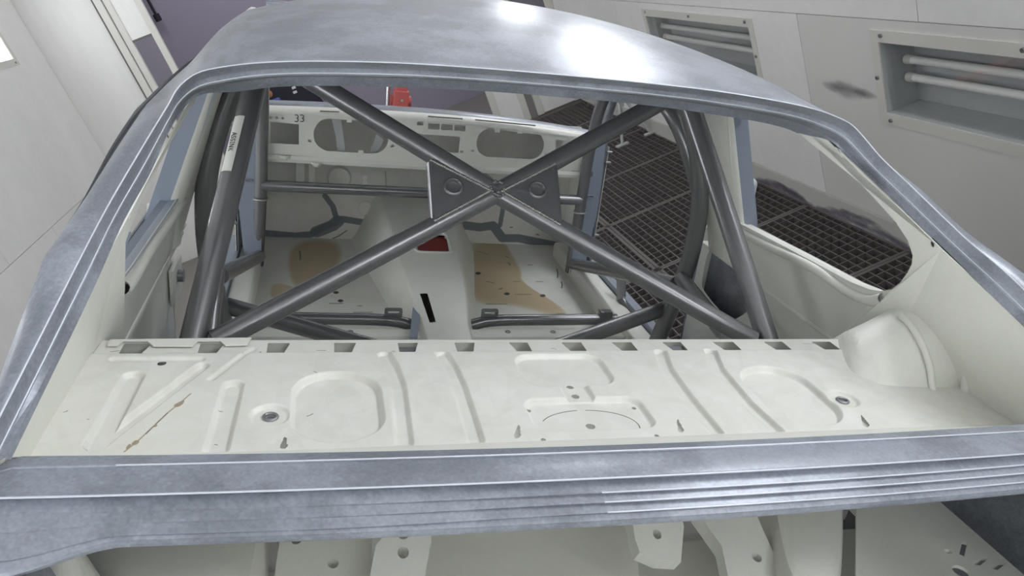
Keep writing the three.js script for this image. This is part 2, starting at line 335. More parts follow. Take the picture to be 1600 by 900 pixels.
{
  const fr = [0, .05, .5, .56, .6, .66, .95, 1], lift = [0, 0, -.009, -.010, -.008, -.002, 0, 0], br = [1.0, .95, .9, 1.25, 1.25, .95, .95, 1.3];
  const rows = Ec.map((e, i) => fr.map((f, j) => { const p = e.clone().lerp(Kc[i], f); p.y += lift[j]; return p; }));
  // the opening's return: a short lip turned into the car
  rows.forEach((r, i) => { const e = Ec[i]; const side = S(Math.abs(e.x), .5, .585); r.unshift(V(e.x * (1 - .004 * side), e.y - .016 + .013 * side, e.z - .012 + .01 * side)); });
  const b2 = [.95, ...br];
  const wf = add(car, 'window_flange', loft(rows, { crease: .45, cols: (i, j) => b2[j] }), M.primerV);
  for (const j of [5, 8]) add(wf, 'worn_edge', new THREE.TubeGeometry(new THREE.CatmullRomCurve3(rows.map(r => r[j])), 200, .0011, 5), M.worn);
  const NR = 34, sk = [];
  for (let i = 0; i <= NW; i++) {
    const t = i / NW, h = t <= .5 ? t * 2 : (1 - t) * 2, s = t <= .5 ? -1 : 1, o = outerHalf(h); o.x *= s;
    const k = Kc[i], dK = k.y - crown(k.x, k.z), dO = o.y - crown(o.x, o.z), row = [k.clone()];
    for (let j = 0; j <= NR; j++) {
      const f = j === 0 ? .012 : Math.pow(j / NR, 1.15), x = k.x + (o.x - k.x) * f, z = k.z + (o.z - k.z) * f;
      const w = (1 - f) ** 3, w2 = f ** 3, roofY = crown(x, z) + dK * w + dO * w2, pilY = k.y + (o.y - k.y) * f * f + .004 * 4 * f * (1 - f), wp = 1 - S(h, .25, .55); row.push(V(x, roofY * (1 - wp) + pilY * wp, z));
    }
    sk.push(row);
  }
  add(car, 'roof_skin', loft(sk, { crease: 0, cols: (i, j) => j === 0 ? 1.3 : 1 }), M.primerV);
  // drip rails under both roof edges
  for (const s of [-1, 1]) {
    const rr = []; for (let i = 0; i <= 60; i++) { const o = outerHalf(.14 + .52 * i / 60), w = S(i, -2, 22); rr.push([V(s * o.x, o.y, o.z), ...[[.004, .008], [.010, .010], [.013, .006], [.014, .016], [.004, .026]].map(([dx, dy]) => V(s * (o.x + dx * w), o.y - dy * w, o.z))]); }
    add(car, 'drip_rail', loft(rr, { crease: .4 }), M.rail);
  }
}
// ---- inner side panels, quarter windows, pillars
const qPix = [[1428, 400], [1427, 412], [1420, 426], [1408, 442], [1395, 452], [1378, 455], [1360, 452], [1330, 440], [1250, 397], [1152, 346], [1148, 300], [1142, 230], [1138, 172], [1160, 165], [1190, 168], [1215, 180], [1260, 205], [1300, 240], [1350, 290], [1400, 345], [1420, 375]];
const qHole = qPix.map(([a, b]) => { const p = UP(a, b, V(1, .36, 0), .705); return [p.z, p.y]; });
{
  const outline = [[-.76, -.078], [-.16, -.074], [-.03, -.03], [.0, -.004], [.44, -.004], [.45, .11], [.242, .190], [.117, .234], [.026, .269], [-.088, .307], [-.14, .328], [-.2, .352], [-.4, .37], [-.76, .375]];
  const hp = UP(1458, 381, V(1, .36, 0), .705), small = [circ(hp.z, hp.y, .0055, 12), [[1309, 233], [1312, 233], [1319, 246], [1316, 247]].map(([a, b]) => { const p = UP(a, b, V(1, .36, 0), .705); return [p.z, p.y]; })];
  for (const s of [-1, 1]) {
    const map = s > 0 ? (u, v) => V(inX(v), v, u) : (u, v) => V(-inX(v), v, u);
    const pn = add(car, 'side_panel', plate(outline, [qHole, ...small], map, .002, 0), M.cream);
    // outer skin of the quarter, 35 mm further out
    const low = qHole.slice(0, 10).map(([u, v]) => [u, v - .002]);
    const out2 = [[-.76, -.06], [.44, -.06], [.46, .09], [.245, .215], [.11, .245], [.062, .24], ...low, [-.76, low[9][1] - .01]];
    add(car, 'quarter_skin', plate(out2, [], (u, v) => V(s * (inX(v) + .03), v, u), .0015, .3), M.primer);
    // window frame strip along the sill of the opening and up its front edge
    const rows = []; for (let k = 0; k <= 12; k++) { const [u, v] = qHole[k]; rows.push([V(s * (inX(v) - .003), v, u), V(s * (inX(v) + .014), v - .001, u), V(s * (inX(v) + .018), v - .004, u), V(s * (inX(v) + .032), v - .002, u)]); }
    add(car, 'quarter_window_frame', loft(rows, { crease: .6 }), s > 0 ? M.cream : M.bluegrey);
    // rolled edge below the window
    { const mp = [[1130, 348], [1200, 384], [1275, 421], [1325, 455], [1358, 469], [1380, 466]].map(([a, b]) => { const p = UP(a, b, V(1, .36, 0), .698); return V(s * p.x, p.y, p.z); }); add(car, 'waist_moulding', new THREE.TubeGeometry(new THREE.CatmullRomCurve3(mp), 50, .011, 12), M.cream); }
    // B pillar: folded sheet in front of the quarter window
    const bp = []; for (let k = 0; k <= 12; k++) { const y = -.07 + .44 * k / 12, x = inX(y); bp.push([V(s * (x + .012), y, -.603), V(s * (x + .002), y, -.607), V(s * (x - .008), y, -.625), V(s * (x - .013), y, -.65), V(s * (x - .01), y, -.68), V(s * (x + .002), y, -.71), V(s * (x + .02), y, -.725)]); }
    const B = add(car, 'pillar', loft(bp, { crease: 1.3 }), M.cream);
    const fl = []; for (let k = 0; k <= 12; k++) { const y = -.07 + .44 * k / 12, x = inX(y); fl.push([V(s * (x + .012), y, -.603), V(s * (x + .05), y, -.6), V(s * (x + .052), y, -.625), V(s * (x + .03), y, -.725), V(s * (x + .012), y, -.75)]); }
    add(B, 'pillar_flange', loft(fl, { crease: .4 }), M.bluegrey);
    // lower rear side panel with a large rounded opening
    const lp = [[1112, 393], [1160, 430], [1172, 482], [1140, 500], [1098, 450], [1104, 405]].map(([a, b]) => { const p = U(a, b, 'x', .762); return [p.z, p.y]; });
    const c = lp.reduce((a, p) => [a[0] + p[0] / 6, a[1] + p[1] / 6], [0, 0]);
    const sm = new THREE.CatmullRomCurve3(lp.map(p => V(p[0], p[1], 0)), true, 'catmullrom', .25).getPoints(40).slice(0, 40).map(p => [p.x, p.y]);
    add(car, 'lower_side_panel', plate([[-.90, -.5], [.02, -.5], [.02, -.03], [-.14, -.056], [-.90, -.056]], s > 0 ? [sm] : [], (u, v) => V(s * .762, v, u), .002, 0), M.cream);
    add(car, 'cavity_panel', box(.004, .46, .6, s * .80, -.29, -.68), M.primer);
    add(car, 'panel_return', box(.056, .004, .8, s * .734, -.077, -.42), M.cream);
    add(car, 'panel_bead', rbox(.012, .014, .62, .005, s * .708, -.077, -.45), M.cream);
    // outer body side
    const os = []; for (let i = 0; i <= 20; i++) { const z = -.72 + 1.9 * i / 20, w = Math.max(0, 1 - Math.abs(z - .15) / .55); os.push([[-.0, .742], [-.06, .775], [-.1, .80], [-.14, .815], [-.3, .825], [-.5, .81], [-.62, .76]].map(([y, x]) => V(s * (x + (y > -.05 ? 0 : .02 * w)), y + (z > .46 && y === -.0 ? .045 : y === 0 ? -.04 : 0), z))); }
    add(car, 'rear_wing', loft(os, { crease: .7 }), M.primer);
    add(car, 'wing_closing', merge([box(.06, .004, 1.2, s * .785, -.5, -.3), box(.05, .46, .004, s * .785, -.28, -.9)]), M.cream);
  }
  // seat belt anchor behind the white side's opening
  const ap = U(275, 437, 'x', -.752);
  const an = add(car, 'belt_anchor', rbox(.012, .1, .13, .004, ap.x, ap.y, ap.z), M.cream);
  const bolt = new THREE.CylinderGeometry(.017, .017, .016, 16); bolt.rotateZ(Math.PI / 2); bolt.translate(ap.x + .012, ap.y + .012, ap.z); add(an, 'nut', bolt, M.bare);
  const lp = U(1160, 295, 'x', .76); add(car, 'latch_block', rbox(.05, .075, .085, .018, lp.x, lp.y, lp.z), M.galv);
}
// ---- painted marks on sheet metal: a canvas laid over a plane, drawn at positions read off the photograph
function marks(w, h, toUV, draw, base = '#e4e4dc') {
  const c = document.createElement('canvas'); c.width = w; c.height = h; const x = c.getContext('2d');
  x.fillStyle = base; x.fillRect(0, 0, w, h);
  const r = rng(w * 7 + h);
  for (let k = 0; k < 900; k++) { x.globalAlpha = .05; x.fillStyle = r() > .5 ? '#ffffff' : '#c9c6b4'; x.beginPath(); x.ellipse(r() * w, r() * h, 4 + r() * w * .04, 3 + r() * h * .05, r() * 3, 0, 6.3); x.fill(); }
  x.globalAlpha = 1;
  const P = (px, py) => { const [u, v] = toUV(px, py); return [u * w, (1 - v) * h]; };
  const api = {
    x, P,
    line(pts, wd, col, a = 1) { x.globalAlpha = a; x.strokeStyle = col; x.lineWidth = wd; x.lineJoin = x.lineCap = 'round'; x.beginPath(); pts.forEach((p, i) => { const q = P(...p); i ? x.lineTo(...q) : x.moveTo(...q); }); x.stroke(); x.globalAlpha = 1; },
    blob(pts, col, a = 1) { x.globalAlpha = a; x.fillStyle = col; x.beginPath(); const q = pts.map(p => P(...p)); q.forEach((p, i) => { const n = q[(i + 1) % q.length], m = [(p[0] + n[0]) / 2, (p[1] + n[1]) / 2]; i ? x.quadraticCurveTo(p[0], p[1], m[0], m[1]) : x.moveTo(m[0], m[1]); }); const p0 = q[0], p1 = q[1]; x.quadraticCurveTo(p0[0], p0[1], (p0[0] + p1[0]) / 2, (p0[1] + p1[1]) / 2); x.fill(); x.globalAlpha = 1; },
    soft(pts, col, a, n = 7, grow = .1) {           // patch with a feathered, ragged edge, as brushed or sprayed paint
      const cx = pts.reduce((s, p) => s + p[0], 0) / pts.length, cy = pts.reduce((s, p) => s + p[1], 0) / pts.length;
      for (let k = 0; k < n; k++) api.blob(pts.map(p => { const f = 1 + grow * (k / (n - 1) - .5) * 2 + (r() - .5) * .05; return [cx + (p[0] - cx) * f, cy + (p[1] - cy) * f]; }), col, a / n * 1.4);
    },
    scratch(px, py, len, ang, wd = 2, col = '#5d5b50') { api.line([[px, py], [px + Math.cos(ang) * len * .5 + 1, py + Math.sin(ang) * len * .5], [px + Math.cos(ang) * len, py + Math.sin(ang) * len]], wd, col, .9); },
  };
  draw(api);
  const t = new THREE.CanvasTexture(c); t.colorSpace = THREE.SRGBColorSpace; t.wrapS = t.wrapT = THREE.ClampToEdgeWrapping; return t;
}
// ---- parcel shelf with its stampings
const SX = .706, SZ0 = -.026, SZ1 = .287;
const sp = (px, py) => { const p = U(px, py, 'y', 0); return [p.x, p.z]; };
{
  const bands = [];                                              // [points, half width, height, edge]
  const band = (pix, hw, h = .008) => bands.push([pix.map(p => sp(...p)), hw, h]);
  const ribL = [[600, 552], [611, 570], [622, 600], [634, 705]], ribL2 = [[691, 552], [703, 570], [717, 600], [748, 700]];
  band(ribL, .010); band(ribL2, .010);
  band([[1032, 548], [1041, 574], [1074, 620], [1132, 690]], .010); band([[1110, 547], [1121, 574], [1166, 628], [1228, 685]], .010);
  band([[208, 588], [180, 640], [152, 692]], .013); band([[316, 571], [160, 690]], .008); band([[364, 602], [352, 650], [336, 710]], .013);
  band([[178, 561], [312, 561]], .006, .004); band([[395, 542], [330, 592]], .004, .003);
  const rects = [];                                              // [cx, cz, hx, hz, r, h]
  const avg = (...a) => a.reduce((s, v) => s + v, 0) / a.length;
  { const l = sp(456, 640)[0], r = sp(598, 640)[0], t = sp(530, 581)[1], b = sp(528, 689)[1]; rects.push([(l + r) / 2, (t + b) / 2, (r - l) / 2, (b - t) / 2, .058, .008]); rects.push([-(l + r) / 2, (t + b) / 2, (r - l) / 2, (b - t) / 2, .058, .008]); }
  { const l = sp(812, 575)[0], r = sp(952, 580)[0], t = sp(850, 554)[1], b = sp(895, 601)[1]; rects.push([0, (t + b) / 2, (r - l) / 2, (b - t) / 2, .028, .006]); }
  { const t = sp(895, 600)[1], b = sp(905, 628)[1]; rects.push([0, (t + b) / 2, .022, (b - t) / 2 + .006, .006, .005]); }
  { const l = sp(824, 650)[0], r = sp(1012, 650)[0], t = sp(905, 622)[1]; rects.push([0, (t + .262) / 2, (r - l) / 2, (.262 - t) / 2, .02, .006]); }
  const dishes = [[422.5, 647.5], [1317.5, 622.5]].map(p => sp(...p));
  const cen = sp(925, 659);
  const cr = (sp(1001, 660)[0] - sp(847, 660)[0]) / 2;
  const holes = [[253, 568, .006], [145, 701, .0065], [528, 688, .007], [1282, 662, .006], [892, 599, .006], [900, 614, .006], [924, 659, .007], [827, 635, .0035], [992, 631, .0035], [849, 687, .0035], [1026, 681, .0035]].map(([a, b, r]) => [...sp(a, b), r]);
  dishes.forEach(d => holes.push([d[0], d[1], .006]));
  const slots = [[[446, 681], [443, 699], .004], [[811, 663], [808, 682], .0048], [[1059, 656], [1064, 673], .0048], [[1346, 649], [1354, 665], .0058]].map(([t, b, w]) => [...sp(...t), ...sp(...b), w]);
  const notches = [[190, 231], [309.5, 346], [416, 450], [521, 554], [622, 652], [712, 742], [801, 829], [884, 914], [964, 994], [1044, 1072], [1124, 1156], [1205, 1234], [1281, 1309]].map(([a, b]) => [(sp(a, 539)[0] + sp(b, 539)[0]) / 2, (sp(b, 539)[0] - sp(a, 539)[0]) / 2]);
  const nz0 = sp(860, 532)[1], nz1 = sp(860, 546)[1];
  const sdPoly = (x, z, p) => { let m = 9; for (let k = 0; k < p.length - 1; k++) { const [ax, az] = p[k], [bx, bz] = p[k + 1], dx = bx - ax, dz = bz - az, t = Math.max(0, Math.min(1, ((x - ax) * dx + (z - az) * dz) / (dx * dx + dz * dz))); m = Math.min(m, Math.hypot(x - ax - t * dx, z - az - t * dz)); } return m; };
  const sdR = (x, z, [cx, cz, hx, hz, r]) => { const qx = Math.abs(x - cx) - hx + r, qz = Math.abs(z - cz) - hz + r; return Math.hypot(Math.max(qx, 0), Math.max(qz, 0)) + Math.min(Math.max(qx, qz), 0) - r; };
  const height = (x, z) => {
    let h = 0;
    for (const [p, hw, H] of bands) h = Math.max(h, H * (1 - S(sdPoly(x, z, p), hw - .003, hw + .003)));
    for (const r of rects) h = Math.max(h, r[5] * 1.3 * (1 - S(sdR(x, z, r), -.004, .003)));
    for (const d of dishes) { const q = Math.hypot(x - d[0], z - d[1]); h = Math.max(h, .005 * (1 - S(q, .02, .028))); }
    h = -h;                                                     // every stamping is pressed downwards
    // front rim: a shallow step behind the row of notches
    h -= .004 * (1 - S(z, .018, .026));
    return h * (1 - S(z, SZ1 - .007, SZ1 - .001));
  };
  const nx = 940, nz = 196, pos = [], uv = [], idx = [], keep = [];
  for (let j = 0; j <= nz; j++) for (let i = 0; i <= nx; i++) {
    let x = -SX + 2 * SX * i / nx, z = SZ0 + (SZ1 - SZ0) * j / nz, hole = false;
    for (const [hx, hz, r] of holes) { const q = Math.hypot(x - hx, z - hz); if (q < r + .001 && q > r - .0009 && q > 0) { x = hx + (x - hx) * r / q; z = hz + (z - hz) * r / q; } else if (q < r) hole = true; }
    pos.push(x, height(x, z), z); uv.push((x + SX) / (2 * SX), 1 - (z - SZ0) / (SZ1 - SZ0));
    for (const [ax, az, bx, bz, w] of slots) { const f = (z - az) / (bz - az); if (f > 0 && f < 1.12 && Math.abs(x - ax - (bx - ax) * f) < w * Math.min(f, 1) * Math.sqrt(Math.max(0, Math.min(1, (1.12 - f) / .2)))) hole = true; }
    notches.forEach(([nx_, hw], k) => { const f = (z - nz0) / (nz1 - nz0), sk = (k < 6 ? -1 : 1) * .004 * (f - .5); if (f > 0 && f < 1 && Math.abs(x - nx_ - sk) < hw - .004 * f) hole = true; });
    keep.push(!hole);
  }
  for (let j = 0; j < nz; j++) for (let i = 0; i < nx; i++) { const a = j * (nx + 1) + i, b = a + 1, c = a + nx + 1, d = c + 1; if (keep[a] && keep[c] && keep[b]) idx.push(a, c, b); if (keep[b] && keep[c] && keep[d]) idx.push(b, c, d); }
  const g = new THREE.BufferGeometry(); g.setAttribute('position', new THREE.Float32BufferAttribute(pos, 3)); g.setAttribute('uv', new THREE.Float32BufferAttribute(uv, 2)); g.setIndex(idx); g.computeVertexNormals();
  const toUV = (px, py) => { const [x, z] = sp(px, py); return [(x + SX) / (2 * SX), 1 - (z - SZ0) / (SZ1 - SZ0)]; };
  const map = marks(2048, 448, toUV, m => {
    m.line([[298, 615], [283, 628], [262, 645], [242, 664], [225, 680], [212, 692], [194, 706]], 2.5, '#9c8f76');
    m.line([[262, 645], [243, 663], [228, 678]], 2, '#6f654f');
    for (const p of [[[271, 633], [280, 628], [290, 624], [284, 634], [273, 637]], [[205, 693], [212, 687], [219, 689], [214, 695], [206, 696]], [[240, 664], [245, 662], [246, 666], [240, 668]], [[196, 700], [203, 692], [206, 697], [198, 703]]]) m.blob(p, '#a3927a');
    m.line([[115, 585], [113, 592], [100, 612], [84, 638], [72, 655], [64, 672]], 2.2, '#6f6b5c'); m.line([[158, 530], [135, 562], [117, 586]], 1.6, '#a5a091');
    m.line([[27, 710], [35, 700]], 3, '#77705f');
    for (const [a, b, l, t] of [[100, 644, 6, -.4], [137, 655, 2, 0], [490, 580, 5, .5], [480, 640, 10, -.4], [342, 635, 5, 0], [335, 686, 4, .2], [404, 548, 4, -.5], [495, 544, 14, 0], [718, 546, 12, -.05], [172, 546, 14, -.15], [75, 658, 4, 1.4], [1305, 546, 6, 0], [613, 545, 4, .3], [862, 541, 8, .2]]) m.scratch(a, b, l, t, 2, '#77715f');
    m.line([[1180, 545], [1240, 545]], 1.5, '#b9b5a6'); m.line([[1255, 534], [1275, 534]], 2, '#a7a393');
  });
  const shelf = add(car, 'parcel_shelf', g, std({ map, roughness: .38 }));
  // screws in the dishes, tongues of the lanced slots, bare patches in two of the notches
  for (const d of dishes) { const t = new THREE.TorusGeometry(.0085, .0026, 8, 20); t.rotateX(Math.PI / 2); t.translate(d[0], -.004, d[1]); const b = new THREE.CylinderGeometry(.006, .006, .004, 12); b.translate(d[0], -.009, d[1]); add(shelf, 'screw', merge([t, b]), M.bare); }
  for (const [ax, az, bx, bz, w] of slots) { const t = box(.018, .0014, Math.abs(bz - az) * 1.1); t.rotateZ(.5); t.translate((ax + bx) / 2 - .006, -.009, (az + bz) / 2); add(shelf, 'tongue', t, M.cream); }
  { const rz = cen[1] - sp(913, 634)[1]; for (const [a0, a1] of [[2.75, 1.68], [1.5, -.3]]) { const pts = []; for (let k = 0; k <= 20; k++) { const a = a0 + (a1 - a0) * k / 20, x = cen[0] + cr * Math.cos(a), z = cen[1] - rz * Math.sin(a); pts.push(V(x, height(x, z) - .0002, z)); } add(shelf, 'cut_line', new THREE.TubeGeometry(new THREE.CatmullRomCurve3(pts), 60, .0008, 5), M.seam); } }
  for (const k of [4, 9]) { const [x, hw] = notches[k]; const t = box(hw * 2.2, .0015, .022); t.rotateX(.25); t.translate(x, -.012, (nz0 + nz1) / 2); add(shelf, 'bare_patch', t, M.bare); }
  // second sheet along the front rim near the white wall
  add(shelf, 'rim_sheet', plate([[168, 540], [172, 531], [393, 528], [386, 539], [352, 540], [344, 533], [309, 533], [300, 541], [240, 541], [230, 533], [192, 533], [184, 540]].map(([a, b]) => sp(a, b).map((v, k) => k ? -v : v)), [], (u, v) => V(u, -.001, -v), .0018, 0), M.cream);
  // front edge turned down, seat bulkhead below, upturned rear edge
  const lip = [], rear = [];
  for (let i = 0; i <= 40; i++) { const x = -SX + 2 * SX * i / 40; lip.push([V(x, -.004, SZ0), V(x, -.008, SZ0 - .004), V(x, -.03, SZ0 - .002)]); rear.push([V(x, height(x, SZ1) * 0, SZ1), V(x * .99, .006, SZ1 + .012), V(x * .94, .105, .464 - .045 * x * x), V(x * .93, .116, .474 - .045 * x * x)]); }
  add(shelf, 'front_lip', loft(lip), M.cream); add(shelf, 'rear_upturn', loft(rear, { crease: .5 }), M.cream);
  add(car, 'seat_bulkhead', plate(rrect(-.70, -.5, .70, -.02, .01, 2), [], (u, v) => V(u, v, .06 + (v + .02) * .1), .002, 0), M.cream);
}
// ---- filler neck box over the wheel arch, on the shelf's lower end
{
  const st = [[.492, -.004], [.503, .014], [.52, .028], [.55, .040], [.59, .056], [.64, .078], [.68, .1], [.706, .116]], rows = [];
  for (const [x, h] of st) {
    const row = [], zb = .135 + .045 * S(x, .49, .56), zf = -.06, zt = .035, dy = .02;
    for (let k = 0; k <= 28; k++) {
      const t = k / 28, back = t > .4, f = back ? (t - .4) / .6 : 1 - t / .4;           // f = 0 on the crest, 1 at the foot
      const zz = zt + (back ? (zb - zt) * f : (zf - zt) * f);
      row.push(V(x + Math.max(0, (.706 - x) / .214) * .085 * (1 - Math.min(1, zz / .15)), -dy + (h + dy) * Math.pow(Math.max(0, 1 - Math.pow(f, back ? 1.9 : 2.2)), .8), zz));
    }
    rows.push(row);
  }
  const c = new THREE.CatmullRomCurve3([V(0, 0, 0), V(1, 0, 0)]);
  const dense = []; for (let i = 0; i < rows.length - 1; i++) for (let k = 0; k < 6; k++) dense.push(rows[i].map((p, j) => p.clone().lerp(rows[i + 1][j], k / 6))); dense.push(rows[rows.length - 1]);
  const hb = add(car, 'filler_box', loft(dense, { crease: .9 }), M.cream);
  const ed = new THREE.CatmullRomCurve3([V(.64, -.004, .176), V(.642, .03, .152), V(.645, .055, .12), V(.648, .074, .08), V(.65, .08, .045)]);
  add(hb, 'weld_flange', new THREE.TubeGeometry(ed, 30, .006, 8), M.cream);
  const e2 = new THREE.CatmullRomCurve3([V(.70, -.004, .185), V(.70, .045, .165), V(.698, .085, .125), V(.69, .105, .07), V(.685, .105, .03)]);
  add(hb, 'side_flange', new THREE.TubeGeometry(e2, 30, .008, 8), M.cream);
}
// ---- deck panel between rear window and boot opening
{
  const zc = (py, y) => U(1200, py, 'y', y).z;
  const prof = [[zc(686, .117) - .006, .100, 1], [zc(686, .117), .117, 1.1]];
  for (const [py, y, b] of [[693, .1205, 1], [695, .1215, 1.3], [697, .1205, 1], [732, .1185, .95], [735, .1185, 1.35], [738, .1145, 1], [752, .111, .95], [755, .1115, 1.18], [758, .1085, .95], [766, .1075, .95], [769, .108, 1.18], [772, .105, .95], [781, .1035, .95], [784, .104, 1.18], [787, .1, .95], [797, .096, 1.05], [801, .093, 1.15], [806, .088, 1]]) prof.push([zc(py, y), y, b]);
  prof.push([prof[prof.length - 1][0] - .012, .086, .9]);
  const rows = [];
  for (let i = 0; i <= 100; i++) {
    const x = -.70 + 1.4 * i / 100, ax = Math.abs(x), drop = 16 * Math.max(0, ax - .64) ** 2, soft = S(x, -.42, -.12);   // the beads fade out towards one end
    const flare = .034 * S(ax, .54, .63);
    rows.push(prof.map(([z, y0], k) => { const ym = prof[7][1] + (prof[17][1] - prof[7][1]) * (z - prof[7][0]) / (prof[17][0] - prof[7][0]), y = k > 7 && k < 17 ? ym + (y0 - ym) * (.1 + .65 * soft) : y0; return V(x, y - drop, z - x * x * (k <= 1 ? .045 : k <= 4 ? .03 : k <= 6 ? .035 : .05) + (k > 6 ? flare * ((z - prof[6][0]) / (prof[19][0] - prof[6][0])) ** 3 : 0)); }));
  }
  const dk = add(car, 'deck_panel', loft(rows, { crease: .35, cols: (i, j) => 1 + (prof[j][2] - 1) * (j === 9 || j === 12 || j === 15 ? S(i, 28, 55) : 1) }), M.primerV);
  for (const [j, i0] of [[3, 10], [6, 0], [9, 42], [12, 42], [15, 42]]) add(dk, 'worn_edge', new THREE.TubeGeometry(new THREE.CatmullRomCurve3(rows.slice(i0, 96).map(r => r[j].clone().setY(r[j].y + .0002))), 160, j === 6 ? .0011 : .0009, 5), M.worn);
  // boot opening sides running to the tail
  for (const s of [-1, 1]) {
    const r2 = []; for (let i = 0; i <= 16; i++) { const z = .535 + .635 * i / 16, w = Math.min(1, i / 3); r2.push([V(s * .60, .05, z), V(s * .61, .08, z), V(s * .65, .084, z), V(s * .70, .064, z), V(s * .742, .045, z)]); }
    add(car, 'boot_side', loft(r2, { crease: .7 }), M.primer);
  }
}
// ---- boot interior
{
  add(car, 'tail_panel', plate(rrect(-.72, -.5, .72, -.02, .03, 3), [], (u, v) => V(u, v, 1.17), .003, 0), M.cream);
  const yB = -.26, bp = (px, py, y = yB, m = 0) => { const p = UP(px, py, V(0, 1, m), y + m * .25); return [p.x, -p.z]; };
  const flat = (y, m = 0) => (u, v) => V(u, y - m * (-v - .25), -v);
  add(car, 'boot_floor', plate([[-.74, -.06], [.74, -.06], [.74, -1.16], [-.74, -1.16]], [], flat(-.40), .002, 0), M.cream);
  const pl = (name, pix, holes, y, th, m = 0) => add(car, name, plate(pix.map(p => bp(p[0], p[1], y, m)), holes.map(([a, b, r]) => { const q = bp(a, b, y, m); return circ(q[0], q[1], r, 14); }), flat(y, m), th, .5), M.cream);
  pl('boot_panel', [[430, 830], [580, 830], [578, 960], [425, 960], [432, 900], [437, 868]], [[463, 862, .008], [520, 899, .008]], -.30, .03, .25);
  pl('boot_panel', [[640, 800], [985, 790], [1000, 960], [640, 960]], [], -.33, .02, -.1);
  pl('hinge_bracket', [[600, 820], [670, 818], [670, 862], [664, 868], [667, 875], [662, 900], [655, 950], [570, 950], [580, 890], [585, 865], [598, 850]], [[627, 845, .0095], [627, 876, .008]], -.235, .03, .5);
  pl('hinge_bracket', [[968, 800], [1050, 795], [1058, 835], [1053, 890], [1020, 888], [990, 875], [983, 855], [980, 835]], [[1011, 819, .009], [1017, 847, .007]], -.235, .03, .5);
  pl('boot_panel', [[1060, 790], [1160, 785], [1170, 815], [1182, 845], [1198, 880], [1205, 930], [1130, 930], [1118, 870], [1090, 830]], [[1147, 816, .008], [1172, 887, .008]], -.25, .03, .3);
  // rounded housings left and right
  const dome = (pix, y0, y1, name) => {
    const c = pix.map(p => U(p[0], p[1], 'y', y0)), cx = c.reduce((s, p) => s + p.x, 0) / c.length, cz = c.reduce((s, p) => s + p.z, 0) / c.length, rows = [];
    const cur = new THREE.CatmullRomCurve3(c, true, 'catmullrom', .3).getPoints(40);
    for (const [f, y] of [[1.0, y0 - .1], [1, y0], [.97, y0 + (y1 - y0) * .6], [.86, y0 + (y1 - y0) * .9], [.5, y1], [.02, y1]]) rows.push(cur.map(p => V(cx + (p.x - cx) * f, y, cz + (p.z - cz) * f)));
    return add(car, name, loft(rows, { crease: .8 }), M.cream);
  };
  dome([[105, 800], [400, 800], [416, 860], [412, 920], [380, 990], [110, 990]], -.26, -.2, 'wheel_housing');
  dome([[1195, 760], [1300, 755], [1310, 820], [1300, 960], [1220, 960], [1195, 850]], -.26, -.2, 'wheel_housing');
  const slots = [[[1497, 870], [1502, 850], [1510, 852], [1505, 874]], [[1520, 887], [1533, 876], [1544, 876], [1530, 888]], [[1547, 893], [1560, 883], [1572, 883], [1557, 895]]].map(q => q.map(p => bp(p[0], p[1], -.24)));
  add(car, 'boot_side_panel', plate([[1337, 740], [1700, 720], [1700, 990], [1335, 990]].map(p => bp(p[0], p[1], -.24)).map(([u, v]) => [Math.min(u, .735), v]), [...slots, circ(...bp(1480, 866, -.24), .006, 10), circ(...bp(1500, 897, -.24), .014, 12)], flat(-.24), .006, 0), M.cream);
  const n1 = U(60, 880, 'y', -.1); add(car, 'boot_gusset', (() => { const g = new THREE.ConeGeometry(.05, .16, 20); g.translate(n1.x + .03, -.12, n1.z); return g; })(), M.cream);
}
